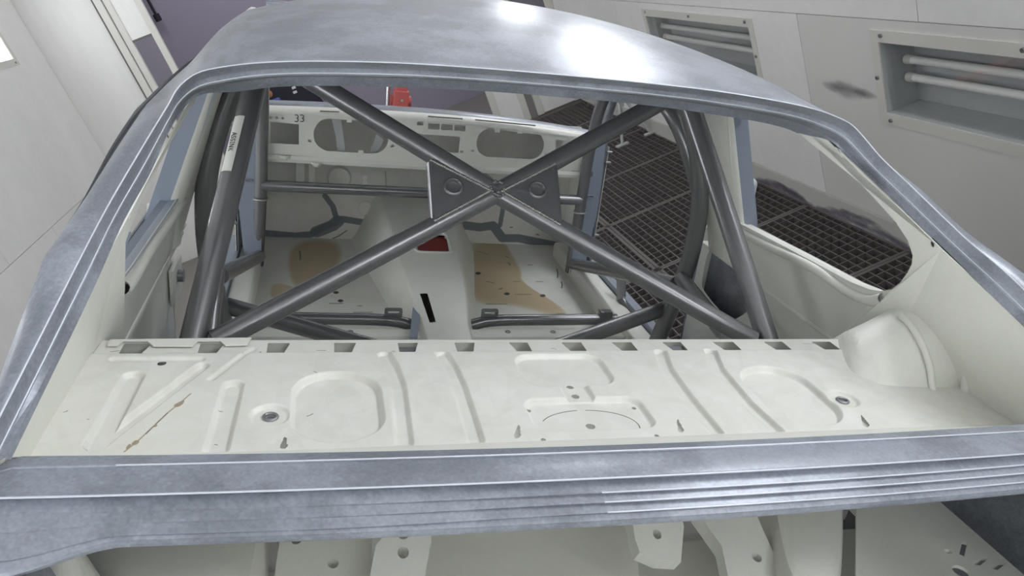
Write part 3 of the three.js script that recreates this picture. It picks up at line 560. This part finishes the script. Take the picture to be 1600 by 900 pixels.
// ---- cabin floor, tunnel, firewall, sills
const FY = z => -.5 + .008 * S(-z, 1.2, 1.95);                      // floor height along the car
{
  const fl = [], z0 = -.08, z1 = -1.96, W = .69;
  const toUV = (px, py) => { let p = U(px, py, 'y', -.485); for (let k = 0; k < 5; k++) p = U(px, py, 'y', FY(Math.max(p.z, z1))); return [(p.x + W) / (2 * W), (z0 - p.z) / (z0 - z1)]; };
  const map = marks(1400, 1900, toUV, m => {
    const tan = '#b89e78', grey = '#7c8388';
    m.soft([[455, 385], [490, 375], [530, 380], [532, 410], [505, 450], [465, 455], [450, 420]], tan, .8);
    m.soft([[758, 365], [785, 375], [800, 400], [815, 425], [812, 440], [880, 480], [880, 497], [800, 472], [750, 475], [728, 440], [730, 400]], tan, .85);
    m.soft([[425, 440], [460, 448], [470, 460], [420, 470]], tan, .6);
    m.line([[410, 358], [470, 362], [500, 360], [528, 352], [560, 346]], 60, grey, .8);
    m.line([[725, 352], [760, 356], [800, 370], [850, 378], [900, 386]], 60, grey, .8);
    const r = rng(5);
    for (const [a, b, l, t] of [[468, 392, 14, 1.5], [500, 340, 5, .2], [515, 474, 20, 0], [553, 488, 28, 0], [560, 478, 5, 0], [722, 390, 8, 1.4], [747, 393, 16, .3], [790, 400, 5, .6], [793, 410, 6, .8], [825, 414, 6, 0], [760, 440, 12, .2], [780, 452, 5, -.4], [802, 440, 10, 0], [838, 440, 10, 0], [805, 460, 24, 0], [760, 475, 32, 0], [870, 420, 14, 1.5], [877, 440, 10, 1.5], [578, 384, 6, .9], [510, 455, 5, .3], [845, 492, 8, 0], [870, 490, 12, 0], [440, 480, 8, .2]]) m.scratch(a, b, l, t, 5, '#55534a');
    for (const [a, b] of [[525, 457], [532, 470], [792, 459], [848, 462], [747, 427], [870, 500]]) m.blob([[a - 6, b], [a, b - 3], [a + 6, b], [a, b + 3]], '#3c3a34');
  });
  const nx = 60, nz = 60, rows = [];
  for (let i = 0; i <= nx; i++) {
    const x = -W + 2 * W * i / nx, r = []; for (let j = 0; j <= nz; j++) { const z = z0 + (z1 - z0) * j / nz; r.push(V(x, FY(z), z)); } rows.push(r);
  }
  const g = loft(rows, { crease: 0 }), p = g.attributes.position, uv = g.attributes.uv;
  for (let i = 0; i < p.count; i++) uv.setXY(i, (p.getX(i) + W) / (2 * W), (z0 - p.getZ(i)) / (z0 - z1));
  add(car, 'floor_pan', g, std({ map, roughness: .42 }));
  // transmission tunnel
  const tn = []; const secs = [[-.2, .06, .10, -.45], [-.85, .062, .10, -.44], [-1.0, .068, .105, -.425], [-1.15, .085, .14, -.40], [-1.4, .10, .18, -.375], [-1.62, .115, .22, -.345], [-1.8, .13, .25, -.31], [-1.96, .14, .27, -.28]];
  const cs = (z) => { for (let k = 0; k < secs.length - 1; k++) if (z >= secs[k + 1][0]) { const a = secs[k], b = secs[k + 1], f = (z - a[0]) / (b[0] - a[0]); return [1, 2, 3].map(q => a[q] + (b[q] - a[q]) * f); } return secs[secs.length - 1].slice(1); };
  // opening in the tunnel top (shifter) and the slot (handbrake) are cut out of the grid
  const ho = [[650, 394], [702, 394], [698, 366], [662, 366]].map(([a, b]) => { let p = U(a, b, 'y', -.36); for (let k = 0; k < 8; k++) p = U(a, b, 'y', cs(p.z)[2]); return p; });
  const hx0 = Math.min(...ho.map(q => q.x)), hx1 = Math.max(...ho.map(q => q.x)), hz0 = Math.min(...ho.map(q => q.z)), hz1 = Math.max(...ho.map(q => q.z));
  const NT = 150, prof = 64;
  const pos = [], idx = [], tuv = []; const cut = [];
  const sl = [U(661, 469, 'y', -.425), U(677, 503, 'y', -.425)];
  for (let j = 0; j <= NT; j++) {
    const z = -.2 - 1.76 * j / NT, [hw, bw, ty] = cs(z), fy = FY(z) - .004;
    for (let k = 0; k <= prof; k++) {
      const t = k / prof * 2 - 1, a = Math.abs(t); let x, y;
      if (a < .55) { x = hw * (a / .55); y = ty - .006 * (a / .55) ** 2; } else { const f = (a - .55) / .45, e = f * f * (3 - 2 * f); x = hw + (bw - hw) * f; y = ty - .006 + (fy - ty + .006) * e; }
      x *= Math.sign(t); pos.push(x, y, z); tuv.push(x, z);
      const f = (z - sl[0].z) / (sl[1].z - sl[0].z), cx = sl[0].x + (sl[1].x - sl[0].x) * f;
      cut.push((x > hx0 + .004 && x < hx1 - .004 && z > hz0 && z < hz1) || (f > 0 && f < 1 && Math.abs(x - cx) < .0125));
    }
  }
  for (let j = 0; j < NT; j++) for (let k = 0; k < prof; k++) { const a = j * (prof + 1) + k, b = a + 1, c = a + prof + 1, d = c + 1; if (!(cut[a] && cut[b] && cut[c] && cut[d])) idx.push(a, b, c, b, d, c); }
  const tg = new THREE.BufferGeometry(); tg.setAttribute('position', new THREE.Float32BufferAttribute(pos, 3)); tg.setAttribute('uv', new THREE.Float32BufferAttribute(tuv, 2)); tg.setIndex(idx); tg.computeVertexNormals();
  const tun = add(car, 'transmission_tunnel', tg, M.cream);
  { const rr = []; for (let k = 0; k <= 8; k++) { const z = hz0 + .003 + (hz1 - hz0 - .006) * k / 8; rr.push([V(hx0 + .003, cs(z)[2] - .011, z), V(hx1 - .003, cs(z)[2] - .011, z)]); } add(tun, 'red_cover', loft(rr, { crease: 0 }), M.redPaint); }
  { const c = new THREE.CatmullRomCurve3(rrect(hx0, hz0, hx1, hz1, .02, 4).map(([x, z]) => V(x, cs(z)[2] + .001, z)), true); add(tun, 'opening_rim', new THREE.TubeGeometry(c, 60, .005, 6, true), M.cream); }
  { const a = U(655, 470, 'y', -.44), b = U(648, 525, 'y', -.44); add(tun, 'weld_patch', plate([[646, 470], [656, 468], [656, 500], [652, 530], [640, 530], [643, 500]].map(([q, w]) => { const r_ = UP(q, w, V(.0, 1, 0), -.428); return [r_.x, -r_.z]; }), [], (u, v) => V(u, -.428, -v), .004, 0), M.bluegrey); }
  // seat cross member and side sills
  const xm = add(car, 'cross_member', rbox(1.22, .05, .06, .008, 0, -.482, -.985), M.cream);
  for (const x of [-.42, -.29, .2, .35]) { const c = new THREE.TorusGeometry(.007, .0025, 8, 14); c.rotateX(Math.PI / 2); c.translate(x, -.456, -.99); add(xm, 'mount_ring', c, M.bare); }
  for (const s of [-1, 1]) {
    const sl2 = add(car, 'door_sill', rbox(.075, .085, 1.25, .012, s * .625, -.475, -1.2), M.cream);
    add(sl2, 'sill_flange', merge([box(.012, .03, 1.25, s * .668, -.43, -1.2), box(.05, .012, 1.25, s * .69, -.452, -1.2)]), M.bluegrey);
    add(sl2, 'outer_sill', rbox(.04, .14, 1.25, .01, s * .73, -.53, -1.2), M.primer);
  }
}
{
  const W = .69, y0 = -.5, y1 = .04, ZW = -1.95;
  const toUV = (px, py) => { const p = U(px, py, 'z', ZW); return [(p.x + W) / (2 * W), (p.y - y0) / (y1 - y0)]; };
  const map = marks(2048, 900, toUV, m => {
    const grey = '#767d82';
    m.line([[415, 364], [460, 368], [486, 366], [500, 358], [522, 348], [535, 342], [560, 346], [590, 352], [602, 346], [610, 334], [630, 325], [665, 322]], 46, grey, .9);
    m.line([[495, 362], [520, 352], [528, 345]], 80, grey, .8);
    m.line([[508, 306], [520, 322], [526, 342]], 34, grey, .9);
    m.line([[728, 352], [750, 355], [770, 352], [785, 372], [810, 372], [860, 382], [900, 392]], 62, grey, .9);
    m.line([[781, 352], [785, 330], [788, 312]], 30, grey, .85);
    m.line([[745, 268], [758, 274], [770, 283]], 30, grey, .8);
    m.line([[515, 375], [530, 368], [542, 360]], 6, '#5a5b58'); m.line([[602, 268], [604, 300]], 8, '#b8b8a8');
    for (const [a, b] of [[570, 278], [570, 286]]) m.blob([[a - 4, b - 4], [a + 4, b - 4], [a + 4, b + 4], [a - 4, b + 4]], '#f4f3ee');
    for (const [a, b, l, t] of [[797, 355, 4, 0], [838, 366, 4, .3], [643, 344, 6, 0], [620, 360, 3, .3]]) m.scratch(a, b, l, t, 6, '#4a4a44');
  });
  const g = plate(rrect(-W, y0, W, y1, .01, 1), [], (u, v) => V(u, v, ZW), .002, 0), p = g.attributes.position, uv = g.attributes.uv;
  for (let i = 0; i < p.count; i++) uv.setXY(i, (p.getX(i) + W) / (2 * W), (p.getY(i) - y0) / (y1 - y0));
  const fw = add(car, 'firewall', g, std({ map, roughness: .42 }));
  const disc = (px, py, r, d) => { const q = U(px, py, 'z', ZW + .01), c = new THREE.CylinderGeometry(r * .85, r, d, 28); c.rotateX(Math.PI / 2); c.translate(q.x, q.y, ZW + d / 2); return c; };
  add(fw, 'pressing', disc(571, 325, .032, .014), M.cream); add(fw, 'pressing', disc(530, 278, .05, .02), M.cream); add(fw, 'pressing', disc(840, 280, .05, .018), M.cream);
  for (const [a, b, c, d] of [[462, 250, 476, 284], [482, 250, 492, 284]]) { const q = U(a, b, 'z', -1.8), w = U(c, d, 'z', -1.8); add(fw, 'pedal_bracket', rbox(w.x - q.x, q.y - w.y + .05, .02, .004, (q.x + w.x) / 2, (q.y + w.y) / 2 + .02, -1.8), M.cream); }
  // side walls of the footwell
  for (const s of [-1, 1]) add(car, 'kick_panel', plate([[-1.96, -.5], [-1.56, -.5], [-1.56, .04], [-1.96, .0]], [], (u, v) => V(s * .668, v, u), .002, 0), M.cream);
}
// ---- dashboard panel with its cut-outs
{
  const ZD = -1.58, d = (px, py) => { const p = U(px, py, 'z', ZD); return [p.x, p.y]; }, q = a => a.map(p => d(...p));
  const smooth = (pts, n = 40, t = .5) => new THREE.CatmullRomCurve3(pts.map(p => V(p[0], p[1], 0)), true, 'catmullrom', t).getPoints(n).slice(0, n).map(p => [p.x, p.y]);
  const mirror = a => a.map(([x, y]) => [-x, y]).reverse();
  const yTop = .066, yBot = -.062;
  const holes = [];
  holes.push(q([[422.8, 190], [467, 194], [467, 226], [422.8, 223.6]]));
  const ov = (l, r, t, b) => { const a = d(l, (t + b) / 2)[0], c = d(r, (t + b) / 2)[0], e = d((l + r) / 2, t)[1], f = d((l + r) / 2, b)[1]; return rrect(a, f, c, e, Math.min((e - f) * .48, (c - a) * .48), 8); };
  holes.push(ov(490, 607, 187.5, 238), ov(744, 850, 203, 247));
  for (const r of [[651.4, 661.4, 189.8, 196.2], [669, 686.5, 192, 202.6], [689.6, 707, 193.5, 204], [710, 727, 195, 205.2], [646, 716.6, 208.5, 239], [869, 905, 218.5, 243]]) { const a = d(r[0], r[2]), b = d(r[1], r[3]); holes.push(rrect(a[0], b[1], b[0], a[1], .003, 2)); }
  for (const [a, b] of [[422.8, 184], [432.5, 184], [441.8, 184.5]]) { const c = d(a, b); holes.push(rrect(c[0] - .0045, c[1] - .0045, c[0] + .0045, c[1] + .0045, .002, 1)); }
  for (const [a, b] of [[484, 220], [613, 228], [721, 236.5], [738, 235.5], [853, 241]]) { const c = d(a, b); holes.push(rrect(c[0] - .006, c[1] - .004, c[0] + .006, c[1] + .004, .001, 1)); }
  for (const [a, b] of [[889, 213.8], [897, 214.8]]) holes.push(circ(...d(a, b), .0042, 10));
  const g = plate([[-.6, yBot], [-.3, yBot - .006], [0, yBot - .004], [.3, yBot - .006], [.6, yBot], [.6, yTop - .012], [.3, yTop + .012], [0, yTop + .018], [-.3, yTop + .016], [-.6, yTop + .004]].reverse(), holes, (u, v) => V(u, v, ZD), .002, 0);
  const dash = add(car, 'dashboard_panel', g, M.cream);
  // the rounded top, its demister slots as dark tubes, and the turned-under bottom edge
  const top = [], bot = [];
  for (let i = 0; i <= 40; i++) {
    const x = -.6 + 1.2 * i / 40, yt = yTop + .018 - (x > 0 ? .03 : .014) * (x / .6) ** 2, yb = yBot - .004;
    top.push([V(x, yt, ZD + .002), V(x, yt + .006, ZD), V(x, yt + .013, ZD - .008), V(x, yt + .018, ZD - .022), V(x, yt + .019, ZD - .06)]);
    bot.push([V(x, yb, ZD + .002), V(x, yb - .012, ZD + .010), V(x, yb - .024, ZD + .006), V(x, yb - .03, ZD - .02), V(x, yb - .028, ZD - .09)]);
  }
  add(dash, 'dash_top', loft(top, { crease: .9 }), M.cream); add(dash, 'dash_lower_edge', loft(bot, { crease: .9 }), M.cream);
  for (const [a, b, c, e] of [[500, 174, 530, 175], [594, 178, 603, 178.5], [669, 182.2, 723, 186], [743, 187.5, 837, 196.5]]) { const p = U(a, b, 'z', ZD + .001), w = U(c, e, 'z', ZD + .001); const bx = span(V(p.x, p.y, ZD - .004), V(w.x, w.y, ZD - .002), .0022, 8); add(dash, 'slot_shade_tube', bx, M.seam); }  // dark tubes stand in for the shade inside slots left uncut
  const cw = []; for (let i = 0; i <= 30; i++) { const x = -.64 + 1.28 * i / 30, yt = yTop + .034 - (x > 0 ? .032 : .016) * (x / .64) ** 2; cw.push([V(x, yt, ZD - .05), V(x, yt + .008, ZD - .07), V(x, yt + .004, ZD - .12), V(x, yt - .03, -1.95)]); }
  add(car, 'cowl', loft(cw, { crease: .8 }), M.primer);
  // column bracket seen through the instrument opening, tabs along the oval cut-outs
  const br = (pts, z) => plate(pts.map(p => { const w = U(p[0], p[1], 'z', z); return [w.x, w.y]; }), [], (u, v) => V(u, v, z), .003, 0);
  add(dash, 'column_bracket', br([[518, 186], [533, 186], [540, 237], [527, 237], [525, 215]], ZD - .02), M.galv);
  add(dash, 'column_bracket', br([[588, 210], [600, 218], [590, 238], [578, 237]], ZD - .02), M.galv);
  for (const [a, b] of [[777, 204], [812, 206], [546, 188], [564, 238]]) { const c = d(a, b); add(dash, 'clip_tab', rbox(.018, .014, .004, .002, c[0], c[1], ZD + .002), M.cream); }
  for (const [a, b] of [[445, 243], [495, 254]]) { const c = U(a, b, 'z', ZD + .01); const k = new THREE.SphereGeometry(.02, 16, 8, 0, 6.3, 0, 1.57); k.rotateX(Math.PI); k.translate(c.x, c.y, ZD + .0); add(dash, 'round_lug', k, M.cream); }
  // the handwritten 33
  const three = (px) => { const c = d(px, 184.5), r = .0062, o = []; for (const [dy, a0, a1] of [[.0056, 2.4, -1.5], [-.0056, 1.5, -2.4]]) { const pts = []; for (let k = 0; k <= 10; k++) { const a = a0 + (a1 - a0) * k / 10; pts.push(V(c[0] + r * Math.cos(a), c[1] + dy + r * .95 * Math.sin(a), ZD + .003)); } o.push(new THREE.TubeGeometry(new THREE.CatmullRomCurve3(pts), 20, .0013, 5)); } return o; };
  add(dash, 'marker_writing', merge([...three(463), ...three(471.5)]), M.ink);
  // hinge posts, windscreen pillars
  for (const s of [-1, 1]) {
    const hp = add(car, 'hinge_post', plate([[.585, -.47], [.64, -.47], [.66, -.2], [.65, .07], [.6, .1], [.575, .07]].map(([x, y]) => [s * x, y]), s > 0 ? [rrect(.607, -.078, .617, -.058, .002, 1)] : [], (u, v) => V(u, v, ZD + .02), .002, 0), M.bluegrey);
    add(hp, 'post_side', plate([[-1.56, -.47], [-1.75, -.47], [-1.75, .05], [-1.56, .07]].reverse(), [], (u, v) => V(s * (.662 - .05 * Math.max(0, v)), v, u), .002, 0), M.bluegrey);
    for (const y of [.02, -.02, -.31]) add(hp, 'hinge_tab', rbox(.022, .008, .016, .002, s * .67, y, ZD + .022), M.bare);
    { const t = new THREE.TorusGeometry(.011, .003, 8, 16); t.scale(1, .5, 1); t.translate(s * .622, -.155, ZD + .024); add(hp, 'grommet', t, M.bare); }
    add(car, 'windscreen_pillar', merge([span(V(s * .655, .08, -1.62), V(s * .60, .37, -1.36), .016, 10), box(.05, .03, .06, s * .65, .08, -1.62)]), M.primer);
  }
  add(car, 'windscreen_header', rbox(1.1, .03, .05, .01, 0, .425, -1.44), M.primer);
  for (const s of [-1, 1]) add(car, 'cant_rail', bent([V(s * .585, .4, -1.4), V(s * .635, .345, -1.0), V(s * .62, .34, -.62)], .018, 30, 10), M.cream);
}

// ================================================================== roll cage
const cage = carThing('roll_cage', 'dark grey welded tube roll cage with a crossed rear brace inside the shell', 'roll cage');
{
  const R1 = .0245, R2 = .0225, R3 = .019, m = M.steel;
  const n = V(0, .7, .714).normalize();                              // normal of the plane of the back stays, towards the rear
  const bsT = V(.515, .345, -.69), bsB = V(.605, -.085, -.3);
  const bsDir = bsB.clone().sub(bsT), X = V(0, .125, -.505);
  for (const s of [-1, 1]) {
    const f = p => V(p.x * s, p.y, p.z);
    const st = add(cage, 'back_stay', span(f(bsT.clone().addScaledVector(bsDir, -.05)), f(bsT.clone().addScaledVector(bsDir, 1.75)), R1, 28), m);
    add(st, 'foot_plate', (() => { const e = f(bsT.clone().addScaledVector(bsDir, 1.75)); return rbox(.12, .006, .12, .002, e.x, e.y, e.z); })(), m);
    add(cage, 'main_hoop_leg', bent([f(V(.5, .36, -.79)), f(V(.58, .30, -.78)), f(V(.648, .08, -.757)), f(V(.655, -.12, -.76)), f(V(.60, -.49, -.80))], R1, 90, 24), m);
    add(cage, 'roof_rail', bent([f(V(.665, .06, -.80)), f(V(.60, .22, -.84)), f(V(.545, .31, -.90)), f(V(.545, .33, -1.2)), f(V(.56, .25, -1.42)), f(V(.572, .05, -1.51)), f(V(.582, -.2, -1.545)), f(V(.60, -.48, -1.60))], R3 + .002, 120, 20), m);
    add(cage, 'door_bar', span(f(V(.592, -.43, -1.55)), f(V(.625, -.19, -.76)), R2, 20), m);
    add(cage, 'side_strut', span(f(V(.632, -.17, -.75)), f(V(.60, -.20, -.30)), R2, 20), m);
    add(cage, 'lower_diagonal', span(f(V(.614, -.29, -.80)), f(V(.22, -.33, -.62)), R2, 20), m);
    add(cage, 'seat_bar', bent([f(V(.60, -.45, -1.075)), f(V(.16, -.455, -1.075)), f(V(.085, -.47, -1.06))], R3, 40, 18), m);
    const br = add(cage, 'seat_bracket', plate(rrect(-.028, -.012, .028, .026, .006, 3), [rrect(-.018, .008, .018, .016, .002, 1)], (u, v) => V(s * .155 + u, -.44 + v, -1.075), .006, 0), m);
    add(cage, 'seat_bracket', rbox(.045, .035, .03, .004, s * .555, -.435, -1.075), m);
    const top = bsT.clone().addScaledVector(bsDir, -.04); top.x -= .03;
    // crossed brace: four arms meeting in the middle
    add(cage, 'cross_tube', span(f(V(.505, .365, -.705)), V(X.x, X.y, X.z), R2, 28), m);
    add(cage, 'cross_tube', span(f(V(.575, -.125, -.262)), V(X.x, X.y, X.z), R2, 28), m);
    // gusset plate with a flanged outer edge, a pressed ring and weld beads
    const gp = (px, py) => UP(px, py, n, n.dot(X) + .0205);
    const A = s < 0 ? gp(674, 250) : gp(866, 256), B = s < 0 ? gp(680, 344) : gp(874, 350), Cc = s < 0 ? gp(766, 297) : gp(784, 298);
    const e1 = B.clone().sub(A).normalize(), e2 = n.clone().cross(e1).normalize().multiplyScalar(1), O = A.clone();
    const loc = p => { const q = p.clone().sub(O); return [q.dot(e1), q.dot(e2)]; }, wor = (u, v, w = 0) => O.clone().addScaledVector(e1, u).addScaledVector(e2, v).addScaledVector(n, w);
    const tri = [loc(A), loc(B), loc(Cc)], dm = loc(s < 0 ? gp(708, 293) : gp(839, 298));
    if ((tri[1][0] - tri[0][0]) * (tri[2][1] - tri[0][1]) - (tri[1][1] - tri[0][1]) * (tri[2][0] - tri[0][0]) < 0) tri.reverse();
    const G = add(cage, 'gusset_plate', plate(tri, [circ(dm[0], dm[1], .017, 24)], (u, v) => wor(u, v, 0), .003, 0), m);
    const ring = new THREE.LatheGeometry([[.0001, -.004], [.0125, -.004], [.0135, -.002], [.0165, .005], [.019, .0058], [.0215, .003], [.0225, .002]].map(p => new THREE.Vector2(...p)), 36);
    ring.applyQuaternion(new THREE.Quaternion().setFromUnitVectors(V(0, 1, 0), n)); const dc = wor(dm[0], dm[1], .003); ring.translate(dc.x, dc.y, dc.z); add(G, 'pressed_ring', ring, m);
    const fe = []; const AB = B.clone().sub(A), out = e2.clone().multiplyScalar(loc(Cc)[1] > 0 ? -1 : 1);
    for (let k = 0; k <= 8; k++) { const p = A.clone().addScaledVector(AB, .03 + .94 * k / 8); fe.push([p.clone().addScaledVector(n, .003), p.clone().addScaledVector(out, .006).addScaledVector(n, .001), p.clone().addScaledVector(out, .009).addScaledVector(n, -.006), p.clone().addScaledVector(out, .009).addScaledVector(n, -.024)]); }
    add(G, 'folded_edge', loft(fe, { crease: .8 }), m);
    const wb = []; const rr = rng(s + 9);
    for (const E2 of [A, B]) { const L = E2.distanceTo(Cc), N = Math.floor(L / .0046); for (let k = 0; k <= N; k++) { const p = E2.clone().lerp(Cc, k / N); const b = new THREE.SphereGeometry(.0034 + rr() * .0008, 6, 5); b.translate(p.x, p.y + (rr() - .5) * .001, p.z + .003); wb.push(b); } }
    add(G, 'weld_bead', merge(wb), M.weld);
    // collars where tubes meet the front leg
    const col = new THREE.TorusGeometry(.022, .004, 8, 24); col.rotateX(Math.PI / 2); col.translate(s * .583, -.215, -1.545); add(cage, 'weld_collar', col, M.weld);
  }
  add(cage, 'hoop_top', span(V(-.51, .362, -.79), V(.51, .362, -.79), R1, 24), m);
  add(cage, 'dash_bar', span(V(-.578, -.165, -1.535), V(.578, -.165, -1.535), R3, 24), m);
  { const r = rng(3), bl = []; for (let k = 0; k < 26; k++) { const a = k / 26 * 6.283, p = X.clone().addScaledVector(n, .019 + .003 * r()).add(V(.020 * Math.cos(a) * (.6 + .4 * r()), .02 * Math.sin(a) * .7 * (.6 + .4 * r()), -.02 * Math.sin(a) * .7)); const b = new THREE.SphereGeometry(.0045, 7, 5); b.translate(p.x, p.y, p.z); bl.push(b); } add(cage, 'centre_weld', merge(bl), M.steel); }
  // short post and foot on the sill side
  add(cage, 'short_post', span(V(.655, -.345, -1.225), V(.66, -.435, -1.195), .0165, 18), M.bare);
  add(cage, 'post_foot', merge([span(V(.66, -.43, -1.19), V(.68, -.475, -.99), .02, 4), rbox(.06, .006, .1, .002, .66, -.437, -1.18)]), m);
  // maker's plate on the stay beside the white wall
  const dd = bsDir.clone().setX(-bsDir.x).normalize(), c0 = V(-bsT.x, bsT.y, bsT.z), view = CC.clone().sub(c0).normalize();
  let nn = view.clone().addScaledVector(dd, -view.dot(dd)).normalize(); const sideV = dd.clone().cross(nn).normalize();
  nn = nn.clone().multiplyScalar(.78).addScaledVector(sideV, sideV.x < 0 ? .62 : -.62).normalize();
  const tv = dd.clone().cross(nn).normalize();
  const pr = p => { const q = p.clone().sub(CC).applyMatrix4(RC); return [800 + F * q.x / q.z, 450 + F * q.y / q.z]; };
  let t0 = 0, t1 = 0; for (let k = 0; k <= 200; k++) { const t = k / 200 * .6, y = pr(c0.clone().addScaledVector(dd, t))[1]; if (y < 192) t0 = t; if (y < 277) t1 = t; }
  const pl = []; for (let k = 0; k <= 8; k++) { const a = (k / 8 - .5) * .95, r = R1 + .0015; const base = c0.clone().addScaledVector(nn, Math.cos(a) * r).addScaledVector(tv, Math.sin(a) * r); pl.push([base.clone().addScaledVector(dd, t0), base.clone().addScaledVector(dd, t1)]); }
  const P = add(cage, 'maker_plate', loft(pl, { crease: 0 }), M.tag);
  const font = await new (await import('three/addons/loaders/FontLoader.js')).FontLoader().loadAsync('fonts/droid/droid_sans_regular.typeface.json');
  const { TextGeometry } = await import('three/addons/geometries/TextGeometry.js');
  const tx = new TextGeometry('ASSINK', { font, size: .017, depth: .0006, curveSegments: 3 }); tx.computeBoundingBox(); const bb = tx.boundingBox;
  const ps = tx.attributes.position; const sgn = tv.x > 0 ? 1 : -1;
  for (let i = 0; i < ps.count; i++) {
    const ks = .34 * (t1 - t0) / bb.max.x, u = (ps.getX(i) - bb.max.x / 2) * ks, v = (ps.getY(i) - .0085) * Math.max(ks, .6), a = (v / R1), r = R1 + .0022 + ps.getZ(i);
    const p = c0.clone().addScaledVector(dd, t0 + (t1 - t0) * .48 + u).addScaledVector(nn, Math.cos(a) * r).addScaledVector(tv, Math.sin(a) * r * sgn); ps.setXYZ(i, p.x, p.y, p.z);
  }
  tx.computeVertexNormals(); add(P, 'lettering', tx, M.ink);
}

// ================================================================== rotisserie and things in the hall
{
  const g = carThing('rotisserie_stand', 'red steel rotisserie upright with a chrome rod in front of the car', 'stand');
  const z = -3.4, a = U(615, 140, 'z', z), b = U(637, 168, 'z', z), c = U(617, 100, 'z', z), w = b.x - a.x, cx = (a.x + b.x) / 2;
  const hd = add(g, 'clamp_head', rbox(w, .2, .09, .006, cx, a.y - .1, z), M.red);
  const bt = (x, y, r) => { const k = new THREE.CylinderGeometry(r, r, .014, 14); k.rotateX(Math.PI / 2); k.translate(x, y, z + .05); return k; };
  add(hd, 'bolt', bt(cx + .002, a.y - .05, .008), M.chrome);
  for (const s of [-1, 1]) { const k = new THREE.CylinderGeometry(.03, .03, .016, 18); k.rotateZ(Math.PI / 2); k.translate(cx + s * (w / 2 + .008), a.y - .06, z); add(hd, 'side_disc', k, M.red); }
  const col = add(g, 'column', rbox(w * .8, .34, .07, .005, cx, a.y + .15, z), M.red); { const k = bt(cx, a.y + .04, .006); k.translate(0, 0, -.012); add(col, 'pin_hole_shade', k, M.ink); }  // dark disc painted as the shade in an uncut pin hole
  add(g, 'rod', span(V(cx - w * .85, a.y - .2, z), V(cx - w * .85, a.y + .3, z), .011, 12), M.chrome);
  add(g, 'cross_beam', rbox(1.0, .08, .08, .006, cx, a.y - .24, z), M.red);
  const top = V(cx, a.y - .24, z - .1).applyQuaternion(carQ).add(carPos), inv = new THREE.Matrix4().compose(carPos, carQ, V(1, 1, 1)).invert();
  const upright = (name, geo) => add(g, name, geo.applyMatrix4(inv), M.red);            // the mast stands plumb on the gratings
  upright('mast', rbox(.1, top.y, .1, .006, top.x, top.y / 2 + .02, top.z)); upright('base_beam', rbox(1.1, .08, .08, .006, top.x, .042, top.z)); upright('base_beam', rbox(.08, .08, 1.0, .006, top.x, .042, top.z + .2));
}
{
  const g = thing('hanging_cable', 'dark cable with a plug hanging on the purple wall', 'cable');
  const wp = (px, py, zz) => { const r = V((px - 800) / F, (py - 450) / F, 1).applyMatrix4(RB.clone().transpose()); return V(0, CAMH, 0).addScaledVector(r, zz / r.z); };
  const a = wp(222, -14, -10.85), b = wp(243, 22, -10.85), c = wp(249, 33, -10.85);
  add(g, 'cord', span(a.clone().setY(4.3), b, .018, 10), M.rubber); add(g, 'plug', span(b, c, .04, 12), M.rubber);
  const k = thing('equipment_pile', 'dark covered shop equipment with pale straps in front of the purple wall', 'equipment');
  const p = wp(448, 150, -10.4), col = std({ color: 0x2d2c38, roughness: .8 });
  const rows = []; for (let i = 0; i <= 24; i++) { const t = i / 24 * Math.PI * 2, r = []; for (let j = 0; j <= 12; j++) { const f = j / 12, rad = .42 * Math.pow(1 - f * f, .45) * (1 + .1 * Math.sin(t * 3 + f * 4)); r.push(V(p.x - .1 + rad * Math.cos(t) * 1.2, Math.max(.0, f * 1.75), p.z + rad * .7 * Math.sin(t))); } rows.push(r); }
  add(k, 'cover', loft(rows, { crease: 0 }), col);
  for (const [a2, b2] of [[459, 137], [461, 144], [455, 131]]) { const q = wp(a2, b2, -10.0); add(k, 'strap', rbox(.05, .03, .02, .006, q.x, q.y, q.z), M.white); }
  { const q = wp(420, 147, -10.0); add(k, 'orange_knob', new THREE.SphereGeometry(.045, 16, 12).translate(q.x, q.y, q.z), std({ color: 0xc78348, roughness: .6 })); }
  { const q = wp(424, 158, -10.0); const bl = rbox(.22, .12, .12, .03, q.x, q.y - .05, q.z); add(k, 'blue_cloth', bl, std({ color: 0x5a66a8, roughness: .8 })); }
}
// grey work stand by the far end of the side wall
{
  const g = thing('work_stand', 'small grey metal stand on the grating against the side wall', 'stand'); g.position.set(2.02, 0, -6.5);
  for (const [x, z] of [[-.14, .14], [.14, .14], [0, -.16]]) add(g, 'leg', span(V(x, .012, z), V(x * .25, .34, z * .25), .013, 10), M.galv);
  add(g, 'post', span(V(0, .3, 0), V(0, .46, 0), .018, 12), M.galv); add(g, 'fork', merge([rbox(.12, .02, .03, .004, 0, .46, 0), rbox(.018, .06, .03, .004, -.052, .49, 0), rbox(.018, .06, .03, .004, .052, .49, 0)]), M.galv);
  add(g, 'foot_plate', rbox(.12, .02, .05, .006, -.14, .011, .14), M.galv); add(g, 'foot_plate', rbox(.12, .02, .05, .006, .14, .011, .14), M.galv);
}
renderer.render(scene, camera);
